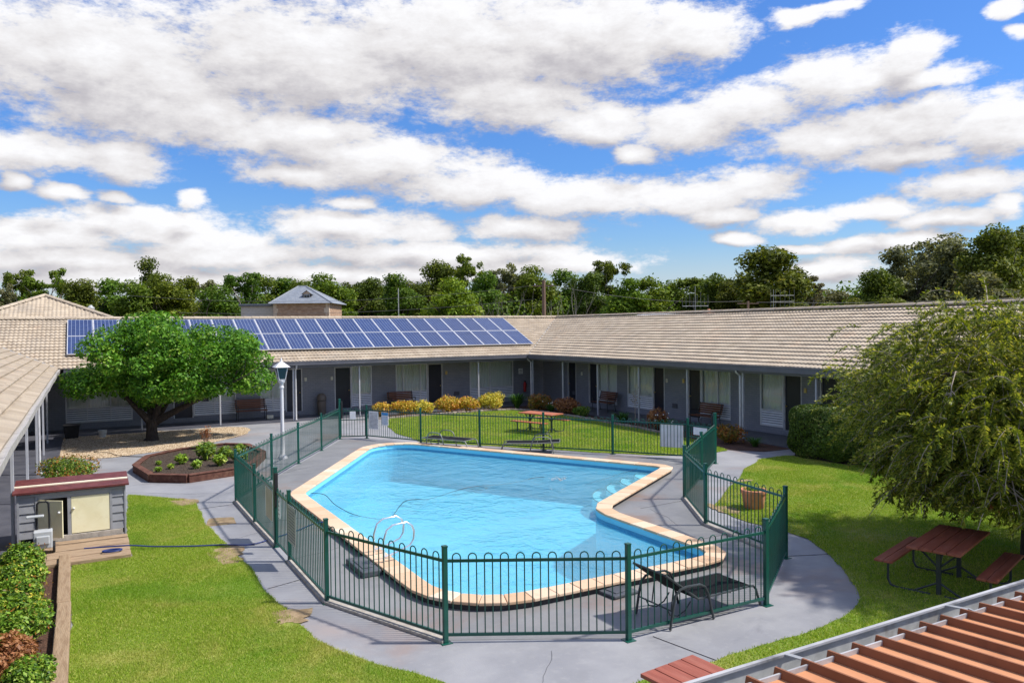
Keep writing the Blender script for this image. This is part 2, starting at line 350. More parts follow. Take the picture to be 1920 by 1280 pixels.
def concrete_mat(name='painted_concrete', k=1., rust=.55):
    m = bpy.data.materials.new(name); m.use_nodes = True; t = NT(m.node_tree); b = m.node_tree.nodes['Principled BSDF']
    tc = t.n('ShaderNodeTexCoord').outputs['Object']
    col = t.mix(t.sm(t.noise(tc, .8, 6, .6), .3, .7), (.235, .239, .258), (.315, .318, .335))
    col = t.mix(t.m('MULTIPLY', t.sm(t.noise(tc, 7, 6, .65), .5, .75), .35), col, (.36, .36, .365))
    # rust-brown stains and dark tracked-in dirt
    col = t.mix(t.m('MULTIPLY', t.sm(t.noise(t.v('ADD', tc, (13, 4, 0)), .33, 5, .6, .6), .50, .70), rust), col, (.30, .195, .15))
    col = t.mix(t.m('MULTIPLY', t.sm(t.noise(t.v('ADD', tc, (3, 44, 0)), .55, 6, .65, .8), .56, .74), .5), col, (.10, .10, .12))
    t.put(b.inputs['Base Color'], t.mix(1., col, (k, k, k * (.97 if k < 1 else 1)), 'MULTIPLY')); t.put(b.inputs['Roughness'], t.m('MULTIPLY_ADD', t.noise(tc, 2, 4), .3, .42))
    bp = t.n('ShaderNodeBump'); bp.inputs['Strength'].default_value = .25; bp.inputs['Distance'].default_value = .01
    t.put(bp.inputs['Height'], t.noise(tc, 60, 4)); t.put(b.inputs['Normal'], bp.outputs[0]); return m
M['concrete'] = concrete_mat(); M['deck'] = concrete_mat('pool_deck_concrete', .74, .85)
def brick_mat():
    m = bpy.data.materials.new('painted_brick'); m.use_nodes = True; t = NT(m.node_tree); b = m.node_tree.nodes['Principled BSDF']
    tc = t.n('ShaderNodeTexCoord').outputs['Object']; s = t.n('ShaderNodeSeparateXYZ'); t.put(s.inputs[0], tc)
    c = t.n('ShaderNodeCombineXYZ'); t.put(c.inputs[0], t.m('ADD', s.outputs[0], s.outputs[1])); t.put(c.inputs[1], s.outputs[2])
    br = t.n('ShaderNodeTexBrick'); t.put(br.inputs['Vector'], c.outputs[0]); br.inputs['Scale'].default_value = 1.
    br.inputs['Brick Width'].default_value = .24; br.inputs['Row Height'].default_value = .086; br.inputs['Mortar Size'].default_value = .006
    br.inputs['Color1'].default_value = (.225, .233, .268, 1); br.inputs['Color2'].default_value = (.255, .262, .297, 1); br.inputs['Mortar'].default_value = (.165, .17, .20, 1)
    t.put(b.inputs['Base Color'], t.mix(t.m('MULTIPLY', t.sm(t.noise(tc, 1.2, 5), .45, .75), .35), br.outputs[0], (.15, .155, .18))); b.inputs['Roughness'].default_value = .6
    bp = t.n('ShaderNodeBump'); bp.inputs['Strength'].default_value = .5; bp.inputs['Distance'].default_value = .008; bp.invert = True
    t.put(bp.inputs['Height'], br.outputs['Fac']); t.put(b.inputs['Normal'], bp.outputs[0]); return m
M['brick'] = brick_mat()
def tile_mat(name='roof_tiles', dark=1.):
    m = bpy.data.materials.new(name); m.use_nodes = True; t = NT(m.node_tree); b = m.node_tree.nodes['Principled BSDF']
    tc = t.n('ShaderNodeTexCoord').outputs['Object']
    wn = t.n('ShaderNodeTexWhiteNoise', noise_dimensions='3D'); t.put(wn.inputs['Vector'], t.v('FLOOR', t.v('MULTIPLY', tc, (3.0, 3.0, 8.2))))
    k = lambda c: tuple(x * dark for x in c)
    col = t.mix(wn.outputs[0], k((.39, .32, .24)), k((.51, .43, .33)))
    col = t.mix(t.m('MULTIPLY', t.sm(t.noise(tc, .7, 6, .65), .45, .75), .55), col, k((.32, .28, .235)))
    col = t.mix(t.m('MULTIPLY', t.sm(t.noise(tc, 9, 6, .7), .56, .78), .6), col, k((.20, .17, .145)))
    col = t.mix(t.m('MULTIPLY', t.sm(t.noise(t.v('ADD', tc, (7, 2, 5)), .9, 5, .6), .58, .74), .4), col, k((.56, .40, .28)))
    t.put(b.inputs['Base Color'], col); b.inputs['Roughness'].default_value = .85; b.inputs['Specular IOR Level'].default_value = .2
    bp = t.n('ShaderNodeBump'); bp.inputs['Strength'].default_value = .3; bp.inputs['Distance'].default_value = .01
    t.put(bp.inputs['Height'], t.noise(tc, 50, 4)); t.put(b.inputs['Normal'], bp.outputs[0]); return m
M['tile'] = tile_mat(); M['tile_shaded'] = tile_mat('shaded_roof_tiles', .80)  # left wing copy darkened: its weaker sunlight is put into the colour
M['waterline'] = pmat('waterline_tiles', (.05, .26, .46), (.08, .32, .52), 9, .35)
def cell_mat():
    m = bpy.data.materials.new('solar_cells'); m.use_nodes = True; t = NT(m.node_tree); b = m.node_tree.nodes['Principled BSDF']
    tc = t.n('ShaderNodeTexCoord').outputs['Object']; s = t.n('ShaderNodeSeparateXYZ'); t.put(s.inputs[0], tc)
    def lines(x, period, w):
        f = t.m('FRACT', t.m('DIVIDE', x, period)); return t.m('GREATER_THAN', t.m('ABSOLUTE', t.m('SUBTRACT', f, .5)), .5 - w / period / 2)
    gap = t.m('MAXIMUM', lines(s.outputs[0], .156, .014), t.m('MULTIPLY', lines(s.outputs[1], .156, .008), .4))
    bus = t.m('MULTIPLY', lines(t.m('ADD', s.outputs[0], .026), .052, .004), .15)
    wn = t.n('ShaderNodeTexWhiteNoise', noise_dimensions='3D'); t.put(wn.inputs['Vector'], t.v('FLOOR', t.v('MULTIPLY', tc, (6.41, 6.41, 1))))
    oi = t.n('ShaderNodeObjectInfo').outputs['Random']
    base = t.mix(t.m('MULTIPLY_ADD', wn.outputs[0], .5, t.m('MULTIPLY', oi, .5)), (.016, .030, .10), (.030, .058, .17))
    t.put(b.inputs['Base Color'], t.mix(t.m('MAXIMUM', gap, bus), base, (.26, .31, .42)))
    b.inputs['Roughness'].default_value = .25; b.inputs['Specular IOR Level'].default_value = .3; return m
M['cells'] = cell_mat()
def glass_mat(name, refl=1.):
    m = bpy.data.materials.new(name); m.use_nodes = True; t = NT(m.node_tree); m.node_tree.nodes.remove(m.node_tree.nodes['Principled BSDF'])
    tr = t.n('ShaderNodeBsdfTransparent'); tr.inputs[0].default_value = (.86, .90, .88, 1); gl = t.n('ShaderNodeBsdfGlossy'); gl.inputs['Roughness'].default_value = .03
    fr = t.n('ShaderNodeFresnel'); fr.inputs[0].default_value = 1.5; mx = t.n('ShaderNodeMixShader')
    t.put(mx.inputs[0], t.m('MULTIPLY_ADD', fr.outputs[0], refl, .03)); t.l.new(tr.outputs[0], mx.inputs[1]); t.l.new(gl.outputs[0], mx.inputs[2])
    t.l.new(mx.outputs[0], m.node_tree.nodes['Material Output'].inputs[0]); return m
M['glass'] = glass_mat('window_glass')
def water_mat():
    m = bpy.data.materials.new('pool_water'); m.use_nodes = True; t = NT(m.node_tree); m.node_tree.nodes.remove(m.node_tree.nodes['Principled BSDF'])
    tc = t.n('ShaderNodeTexCoord').outputs['Object']
    tr = t.n('ShaderNodeBsdfTransparent'); tr.inputs[0].default_value = (.62, .90, .97, 1); gl = t.n('ShaderNodeBsdfGlossy'); gl.inputs['Roughness'].default_value = .02
    bp = t.n('ShaderNodeBump'); bp.inputs['Strength'].default_value = .5; bp.inputs['Distance'].default_value = .13
    st = t.v('MULTIPLY', tc, (2.2, 1.7, 1)); calm = t.sm(t.noise(tc, .35, 3), .35, .65, .35, 1.)
    h = t.m('MULTIPLY', t.m('ADD', t.noise(st, 1.1, 4, .55, .6), t.m('ADD', t.m('MULTIPLY', t.noise(st, 3.6, 4, .5, .4), .42), t.m('MULTIPLY', t.noise(tc, 11, 2), .10))), calm)
    t.put(bp.inputs['Height'], h); fr = t.n('ShaderNodeFresnel'); fr.inputs[0].default_value = 1.33; mx = t.n('ShaderNodeMixShader')
    t.put(fr.inputs['Normal'], bp.outputs[0]); t.put(gl.inputs['Normal'], bp.outputs[0])
    df = t.n('ShaderNodeBsdfDiffuse'); df.inputs[0].default_value = (.27, .70, .84, 1); sc = t.n('ShaderNodeMixShader'); sc.inputs[0].default_value = .30   # light scattered back by the water
    t.l.new(tr.outputs[0], sc.inputs[1]); t.l.new(df.outputs[0], sc.inputs[2])
    t.l.new(fr.outputs[0], mx.inputs[0]); t.l.new(sc.outputs[0], mx.inputs[1]); t.l.new(gl.outputs[0], mx.inputs[2])
    t.l.new(mx.outputs[0], m.node_tree.nodes['Material Output'].inputs[0]); return m
M['water'] = water_mat()
M['basin'] = pmat('blue_pool_paint', (.17, .60, .79), (.22, .66, .84), .5, .6, c3=(.27, .70, .86), s3=.35, amt3=.6)
def island_mat(name, stops, rough=.8, bump=.3):
    m = bpy.data.materials.new(name); m.use_nodes = True; t = NT(m.node_tree); b = m.node_tree.nodes['Principled BSDF']
    tc = t.n('ShaderNodeTexCoord').outputs['Object']
    col = t.ramp(t.n('ShaderNodeNewGeometry').outputs['Random Per Island'], stops)
    col = t.mix(t.m('MULTIPLY', t.sm(t.noise(tc, 6, 5, .65), .5, .75), .3), col, tuple(x * .6 for x in stops[0][1]))
    t.put(b.inputs['Base Color'], col); b.inputs['Roughness'].default_value = rough; b.inputs['Specular IOR Level'].default_value = .25
    bp = t.n('ShaderNodeBump'); bp.inputs['Strength'].default_value = bump; bp.inputs['Distance'].default_value = .01
    t.put(bp.inputs['Height'], t.noise(tc, 40, 4)); t.put(b.inputs['Normal'], bp.outputs[0]); return m
M['coping'] = island_mat('coping_pavers', [(0, (.58, .385, .245)), (.3, (.63, .44, .295)), (.65, (.67, .49, .345)), (.92, (.69, .53, .39)), (1, (.73, .61, .48))])
M['gravelst'] = island_mat('gravel_stones', [(0, (.16, .105, .06)), (.3, (.36, .26, .165)), (.7, (.50, .39, .26)), (1, (.66, .56, .42))])
M['border'] = island_mat('border_stones', [(0, (.26, .20, .17)), (.5, (.36, .29, .25)), (1, (.48, .40, .34))])
def grass_mat(name, ground=False):
    m = bpy.data.materials.new(name); m.use_nodes = True; t = NT(m.node_tree); b = m.node_tree.nodes['Principled BSDF']
    pos = t.n('ShaderNodeNewGeometry').outputs['Position']
    if ground: f = t.noise(pos, 25, 4); stops = [(0, (.09, .15, .012)), (.5, (.15, .22, .022)), (1, (.22, .24, .05))]
    else: f = t.n('ShaderNodeNewGeometry').outputs['Random Per Island']; stops = [(0, (.17, .28, .018)), (.45, (.29, .42, .034)), (.8, (.41, .50, .065)), (1, (.62, .56, .22))]
    col = t.ramp(f, stops)
    dry = t.m('MULTIPLY', t.sm(t.noise(pos, .75, 6, .68, .5), .48, .70), .62)
    col = t.mix(dry, col, (.46, .42, .13))
    col = t.mix(t.m('MULTIPLY', t.sm(t.noise(t.v('ADD', pos, (9, 9, 0)), .5, 4, .6), .5, .68), .5), col, (.12, .28, .012))
    t.put(b.inputs['Base Color'], col); b.inputs['Roughness'].default_value = .6; b.inputs['Specular IOR Level'].default_value = .25
    if not ground:
        tr = t.n('ShaderNodeBsdfTranslucent'); t.put(tr.inputs[0], t.mix(1., col, (1.2, 1.25, .6), 'MULTIPLY')); mx = t.n('ShaderNodeMixShader'); mx.inputs[0].default_value = .3
        t.l.new(b.outputs[0], mx.inputs[1]); t.l.new(tr.outputs[0], mx.inputs[2]); t.l.new(mx.outputs[0], m.node_tree.nodes['Material Output'].inputs[0])
    return m
M['grass'] = grass_mat('grass_blades'); M['lawn'] = grass_mat('lawn_turf', True)
M['land'] = pmat('dry_paddock', (.10, .095, .035), (.16, .14, .065), .2, .9, c3=(.07, .09, .025), s3=.05, amt3=.7)
# ================================================================== ground, paving, lawns
rng = np.random.default_rng(11)
POOL = [(-16.24, -16.1), (-16.24, -25.5), (-10.58, -25.52), (-10.55, -21.4), (-5.745, -18.27), (-11.29, -8.14)]
outer = resample(fillet(POOL, [1.1, 1.5, .75, .9, .62, 1.35], 12), .12)
inner = offset(outer, .36)
hole = offset(outer, .10)
sheet('ground', [(-3000, -3000), (3000, -3000), (3000, 3000), (-3000, 3000)], -.06, M['land'], holes=[offset(outer, .05)])
sheet('paving', [(-21.3, -32.4), (0, -32.4), (0, 0), (-21.3, 0)], 0., M['concrete'], holes=[hole])
DECKP = [(-17.33, -15.8), (-17.33, -23.7), (-16.4, -25.92), (-14.35, -27.05), (-11.85, -27.06), (-9.83, -25.65), (-9.45, -23.25), (-8.15, -21.2), (-4.2, -18.05), (-4.38, -17.0), (-12.1, -6.78), (-16.1, -13.4)]
sheet('pool_deck', DECKP, .004, M['deck'], holes=[hole])
jm = MB()
for p, q in (((-9.7, -25.6), (-8.85, -25.95)), ((-17.45, -22.4), (-18.05, -22.6)), ((-14.0, -27.2), (-13.8, -28.2)), ((-17.45, -16.0), (-18.3, -16.1)), ((-16.3, -18.2), (-17.3, -18.2)), ((-9.6, -21.4), (-8.2, -21.3)), ((-10.5, -24), (-9.5, -24)), ((-18.3, -15.6), (-21.3, -15.6)), ((-9.2, -18.6), (-6.2, -17.3))): jm.bar((*p, .0055), (*q, .0055), .009, .004)
def crack(p, q, seed):
    r_ = random.Random(seed); p = Vector((*p, .0062)); q = Vector((*q, .0062)); n_ = max(4, int((q - p).length / .12)); sd = Vector((-(q - p).y, (q - p).x, 0)).normalized(); w_ = 0; prev = p
    for k_ in range(1, n_ + 1):
        w_ += r_.uniform(-.035, .035); c_ = p.lerp(q, k_ / n_) + sd * w_; jm.bar(prev, c_, .0028, .002); prev = c_
for k_, (p, q) in enumerate((((-15.4, -26.9), (-16.6, -28.3)), ((-17.5, -19.0), (-18.2, -19.3)), ((-19.0, -8.0), (-17.7, -5.6)), ((-12.5, -25.6), (-12.2, -27.0)), ((-9.9, -23.0), (-9.5, -21.5)), ((-15.6, -12.6), (-14.4, -12.0)), ((-16.4, -20.9), (-17.3, -21.2)), ((-19.8, -13.0), (-17.5, -14.4)), ((-13.4, -3.2), (-11.4, -5.6)))): crack(p, q, k_)
sheet('paving_patch', ragged([(-18.35, -17.9), (-17.75, -17.95), (-17.7, -17.3), (-18.2, -17.15)], .12, .02, rng), .0045, M['bare'])
jm.build('paving_joint', M['darkbase'])['kind'] = 'structure'
vf = pmat('verandah_paint', (.075, .078, .098), (.11, .112, .135), 1.5, .4)
mb = MB()
for (a, b, c, d) in ((-23.5, 2.1, 0, 2.2), (0, 2.1, -32, 0), (-23.5, -21.3, -32, 0)): mb.box(a, b, c, d, -.04, .035)
mb.build('verandah_floor', vf)['kind'] = 'structure'
LAWNL = [(-19.62, -13.5), (-19.12, -13.99), (-18.55, -14.78), (-18.27, -15.36), (-18.25, -16.4), (-18.24, -18.58), (-18.19, -20.36), (-18.09, -21.87), (-18.01, -23.13), (-18.03, -24.29), (-17.94, -24.83), (-17.7, -25.58), (-17.42, -26.29), (-16.9, -27.0), (-16.9, -28.6), (-17.6, -31.5), (-20.8, -31.5), (-20.8, -19.5), (-19.84, -19.5), (-19.82, -18.0)][::-1]
LAWNR = [(-.3, -20.5), (-1.21, -20.43), (-1.15, -18.6), (-1.15, -18.22), (-2.55, -18.19), (-4.3, -19.45), (-5.74, -20.49), (-7.16, -21.45), (-8.0, -22.1), (-8.27, -22.77), (-8.46, -23.47), (-8.43, -24.54), (-8.47, -25.05), (-8.92, -25.89), (-9.48, -26.66), (-10.01, -27.3), (-10.49, -27.68), (-11.23, -28.01), (-11.92, -28.13), (-13., -28.2), (-14.9, -28.15), (-16.0, -28.6), (-16.4, -31.5), (-.3, -31.5)]
LAWNB = [(-8.9, -2.6), (-9.7, -5.6), (-9.86, -9.0), (-8.42, -11.05), (-7.0, -12.93), (-5.57, -14.91), (-4.1, -16.55), (-2.0, -16.5), (-1.3, -14.0), (-1.31, -12.64), (-1.05, -10.51), (-1.08, -8.76), (-.96, -6.94), (-.97, -5.0), (-1.3, -2.6), (-1.93, -1.6), (-3.59, -1.3), (-5.42, -1.3), (-7.45, -1.4), (-8.27, -1.5)]
BARE = [(-18.3, -20.3, .30, .62), (-18.0, -24.0, .26, .36), (-18.5, -15.1, .3, .4), (-8.05, -22.4, .25, .5), (-5.4, -20.35, .35, .15)]
def lawn(name, poly, dens, hmin, hmax, w, label_z=.012):
    P = ragged(poly, .25, .05, rng)
    sheet(name, P, label_z, M['lawn'])
    lo, hi = P.min(0) - .05, P.max(0) + .05
    n = int(dens * (hi - lo).prod()); Q = lo + rng.random((n, 2)) * (hi - lo)
    Q = Q + 0; Q = Q[inside(Q, P)]
    for bx, by, rx, ry in BARE:
        d = ((Q[:, 0] - bx) / rx) ** 2 + ((Q[:, 1] - by) / ry) ** 2 + .45 * np.sin(Q[:, 0] * 9 + 2 * np.sin(Q[:, 1] * 6)) + .3 * np.sin(Q[:, 1] * 13); Q = Q[(d > .9) | (rng.random(len(Q)) < .10 + .25 * np.clip(d, 0, 1))]
    Q += rng.normal(0, .015, Q.shape); n = len(Q)
    # thinner, shorter turf in worn patches
    h = rng.uniform(hmin, hmax, n) * (1 + .35 * np.sin(Q[:, 0] * 2.1 + 1.3 * np.sin(Q[:, 1] * 1.7)) * np.sin(Q[:, 1] * 1.9))
    a = rng.random(n) * 2 * PI; ww = w * rng.uniform(.6, 1.3, n); lean = rng.normal(0, .45, (n, 2)) * h[:, None]
    B = np.c_[Q, np.full(n, label_z)]; D = np.c_[np.cos(a) * ww, np.sin(a) * ww, np.zeros(n)]
    Tp = B + np.c_[lean, h]
    V = np.stack([B - D, B + D, Tp], 1).reshape(-1, 3); F = np.arange(3 * n).reshape(-1, 3)
    return V, F
Vs, Fs, k = [], [], 0
for args in (('lawn', LAWNL, 9500, .016, .032, .0042), ('lawn', LAWNR, 3600, .018, .034, .0065), ('lawn', LAWNB, 1800, .02, .04, .011)):
    V, F = lawn(*args); Vs.append(V); Fs.append(F + k); k += len(V)
go = mesh_np('grass', np.concatenate(Vs), np.concatenate(Fs), M['grass']); go['kind'] = 'stuff'
for i, (bx, by, rx, ry) in enumerate(BARE):
    P = np.array([(bx + rx * (1 + .25 * math.sin(3 * t + i)) * math.cos(t), by + ry * (1 + .25 * math.sin(2 * t + 2 * i)) * math.sin(t)) for t in np.linspace(0, 2 * PI, 28, endpoint=False)])
    P = P + rng.normal(0, .035, P.shape); sheet('bare_soil', P, .017, M['bare'])
# gravel bed under the orange tree
GRAVEL = [(-21.3, -5.6), (-20.52, -6.43), (-19.7, -6.65), (-18.98, -6.35), (-17.87, -5.99), (-16.3, -4.93), (-14.9, -3.1), (-14.5, -1.9), (-14.6, -1.0), (-15.2, -.45), (-18.09, -.3), (-21.3, -.3)]
GP = ragged(GRAVEL, .3, .05, rng)
sheet('gravel_bed', GP, .010, pmat('gravel_base', (.26, .185, .115), (.40, .30, .20), 30, .9, bump=.8, bscale=40, c3=(.12, .08, .045), s3=.8, amt3=.75))
def pebbles(poly, dens, s0, s1):
    lo, hi = poly.min(0), poly.max(0); n = int(dens * (hi - lo).prod()); Q = lo + rng.random((n, 2)) * (hi - lo); Q = Q[inside(Q, poly)]; n = len(Q)
    s = rng.uniform(s0, s1, n); a = rng.random(n) * 2 * PI; base = np.array([(1, 0, 0), (0, 1, 0), (-1, 0, 0), (0, -1, 0), (0, 0, .8)])
    V = np.zeros((n, 5, 3))
    for j, (x, y, z) in enumerate(base):
        jit = rng.uniform(.75, 1.25, n)
        V[:, j, 0] = Q[:, 0] + s * jit * (x * np.cos(a) - y * np.sin(a)); V[:, j, 1] = Q[:, 1] + s * jit * (x * np.sin(a) + y * np.cos(a)); V[:, j, 2] = .012 + s * z * jit
    F = np.array([(0, 1, 4), (1, 2, 4), (2, 3, 4), (3, 0, 4)])
    return V.reshape(-1, 3), (np.arange(n)[:, None, None] * 5 + F).reshape(-1, 3)
V, F = pebbles(GP, 1500, .012, .03); mesh_np('gravel', V, F, M['gravelst'])['kind'] = 'stuff'
# garden beds
BEDS = [[(-21.95, -25.8), (-20.97, -25.8), (-20.97, -19.25), (-21.95, -19.25)],
        [(-8.9, -1.45), (-8.27, -1.42), (-7.45, -1.34), (-3.59, -1.22), (-1.93, -1.5), (-1.3, -2.5), (-.97, -5.), (-.96, -6.94), (-1.08, -8.76), (-1.05, -10.5), (-1.31, -12.64), (-1.3, -14), (-2.0, -16.3), (-1.3, -17.3), (-.06, -17.4), (-.06, -.06), (-8.9, -.06)],
        [(-1.15, -21.6), (-.06, -21.6), (-.06, -18.3), (-1.15, -18.3)]]
for b in BEDS: sheet('garden_bed', ragged(b, .3, .03, rng) if len(b) > 4 else b, .014, M['mulch'])
# loose stone edging between the back lawn and its garden bed
eb = MB(); line = [(-8.9, -1.5), (-8.27, -1.46), (-7.45, -1.4), (-3.59, -1.27), (-1.98, -1.55), (-1.35, -2.55), (-1.02, -5.), (-1.0, -6.94), (-1.12, -8.76), (-1.1, -10.5), (-1.36, -12.6)]
for (x0, y0), (x1, y1) in zip(line, line[1:]):
    L = math.hypot(x1 - x0, y1 - y0); n = max(1, int(L / .23))
    for k in range(n):
        t0, t1 = k / n, (k + .93) / n; w = random.uniform(.07, .11)
        eb.bar((x0 + (x1 - x0) * t0, y0 + (y1 - y0) * t0, .05), (x0 + (x1 - x0) * t1, y0 + (y1 - y0) * t1, .05 + random.uniform(-.01, .01)), w, .1 + random.uniform(0, .03))
tag(eb.build('stone_edging', M['border'], bevel=.012), 'low edging of small brown stones between back lawn and its shrub bed', 'garden edging')
# ================================================================== swimming pool
pool = thing('swimming_pool', 'angular in-ground swimming pool painted pale blue with peach paver coping', 'swimming pool', (-12.5, -18, 0))
OUT = resample(list(map(tuple, outer)), .42); INN = offset(OUT, .36)
mb = MB(); n = len(OUT)
for i in range(n):
    j = (i + 1) % n; a, b, c, d = OUT[i], OUT[j], INN[j], INN[i]
    g = .012; lo = lambda p, q: p + (q - p) * g; hi = lambda p, q: p + (q - p) * (1 - g)
    q = [lo(a, b), hi(a, b), hi(d, c), lo(d, c)]; dz = random.uniform(-.003, .003)
    mb.add([(x, y, .088) for x, y in q] + [(x, y, .138 + dz) for x, y in q], [(3, 2, 1, 0), (4, 5, 6, 7), (0, 1, 5, 4), (1, 2, 6, 5), (2, 3, 7, 6), (3, 0, 4, 7)])
mb.build('coping', M['coping'], pool, bevel=.012)
def ring(A, za, B, zb): # wall strip between two outlines
    n = len(A); V = [(x, y, za) for x, y in A] + [(x, y, zb) for x, y in B]
    return V, [(i, (i + 1) % n, n + (i + 1) % n, n + i) for i in range(n)]
O2 = offset(outer, .055); V, F = ring(O2, -.05, O2, .090); mesh_np('kerb_wall', V, F, M['darkbase'], pool)
I2 = offset(outer, .345); V, F = ring(I2, .089, I2, -1.15); nb = len(V)
floor = [[Vector((x, y, 0)) for x, y in I2]]
V = V + [(x, y, -1.15) for x, y in I2]; F = F + [tuple(nb + i for i in t) for t in tessellate_polygon(floor)]
mesh_np('basin', V, [f[::-1] for f in F], M['basin'], pool)
V, F = ring(offset(outer, .348), -.02, offset(outer, .348), -.12); mesh_np('waterline_band', V, [f_[::-1] for f_ in F], M['waterline'], pool)
# entry steps in the far right corner
c0 = np.array((-5.745, -18.27)); u1 = np.array((-.84, -.54)); u1 = u1 / np.linalg.norm(u1); u2 = np.array((-.48, .877)); u2 = u2 / np.linalg.norm(u2)
c1 = c0 + .40 * (u1 + u2); a1 = math.atan2(u1[1], u1[0]) % (2 * PI); a2 = math.atan2(u2[1], u2[0]) % (2 * PI)
SP_ = pmat('pool_step_paint', (.52, .84, .92), (.58, .88, .94), 2, .6)
for r, zt in ((.75, -.14), (1.15, -.30), (1.55, -.50), (1.95, -.72)):
    sb = MB(); pts = [tuple(c1)] + [(c1[0] + r * math.cos(a2 + (a1 - a2) * k / 14), c1[1] + r * math.sin(a2 + (a1 - a2) * k / 14)) for k in range(15)]
    sb.prism(pts, -1.145, zt).build('step', SP_, pool)
    nb_ = MB(); nb_.tube([(x, y, zt + .004) for x, y in pts[1:]], .014, 6); nb_.build('nosing', M['slate'], bpy.data.objects[pool.children[-1].name])
w = sheet('water', offset(outer, .35), -.075, M['water'])
# ================================================================== motel wings
def tile_plane(O, Sd, Ud, smin, smax, L, mb=None):
    """profiled concrete tiles: O = eave origin, Sd = along the eave, Ud = up the slope (unit), smin/smax(u) = extent at distance u up the slope"""
    O = np.array(O, float); Sd = np.array((Sd[0], Sd[1], 0.)); Ud = np.array(Ud, float); N = np.cross(Sd, Ud); N = N if N[2] > 0 else -N
    nc = int(round(L / .305)); c = L / nc; rows = []
    for k in range(nc):
        rows += [(k * c - .010, .0), (k * c, .046), ((k + .5) * c, .026), ((k + 1) * c - .014, .006)]
    lo = min(smin(0), smin(L)); hi = max(smax(0), smax(L)); ns = int((hi - lo) / .165 * 7)
    s = np.linspace(lo, hi, ns); ph = s / .165
    fr = ph - np.floor(ph); wave = np.where(fr < .72, .021 * np.abs(np.sin(fr / .72 * PI)) ** .8, -.004 * np.sin((fr - .72) / .28 * PI))
    V = []
    for r, (u, h) in enumerate(rows):
        ss = np.clip(s, smin(max(u, 0)), smax(max(u, 0))); jit = .004 * np.sin(np.floor(ph / 2) * 12.9 + (r // 4) * 7.1)
        V.append(O + ss[:, None] * Sd + u * Ud + (h + wave + jit)[:, None] * N)
    V = np.concatenate(V); R = len(rows); i = np.arange(R - 1)[:, None] * ns + np.arange(ns - 1)[None]
    F = np.stack([i, i + 1, i + ns + 1, i + ns], -1).reshape(-1, 4)
    a = V[F]; area = np.linalg.norm(np.cross(a[:, 2] - a[:, 0], a[:, 3] - a[:, 1]), axis=1); F = F[area > 1e-7]
    nn = np.cross(V[F[0][1]] - V[F[0][0]], V[F[0][3]] - V[F[0][0]])
    return V, (F if nn @ N > 0 else F[:, ::-1].copy())
def ridge_caps(mb, p, q, r=.12, step=.38):
    p = Vector(p); q = Vector(q); n = max(1, int((q - p).length / step)); d = (q - p).normalized(); sd = d.cross(Vector((0, 0, 1))).normalized(); up = sd.cross(d)
    for k in range(n):
        a = p + (q - p) * (k / n); b = p + (q - p) * ((k + 1.06) / n); vs = []
        for c, rr in ((a, r * 1.12), (b, r)):
            for t in range(7): g = PI * t / 6; vs.append(c + sd * rr * math.cos(g) + up * (rr * .75 * math.sin(g) + random.uniform(0, .006)))
        mb.add(vs, [(t, t + 1, t + 8, t + 7) for t in range(6)])
PITCH = (4.6957 - 2.6815) / 4.78; RUN = 4.78; ZE = 2.6815; ZR = 4.6957; SL = math.hypot(RUN, ZR - ZE)
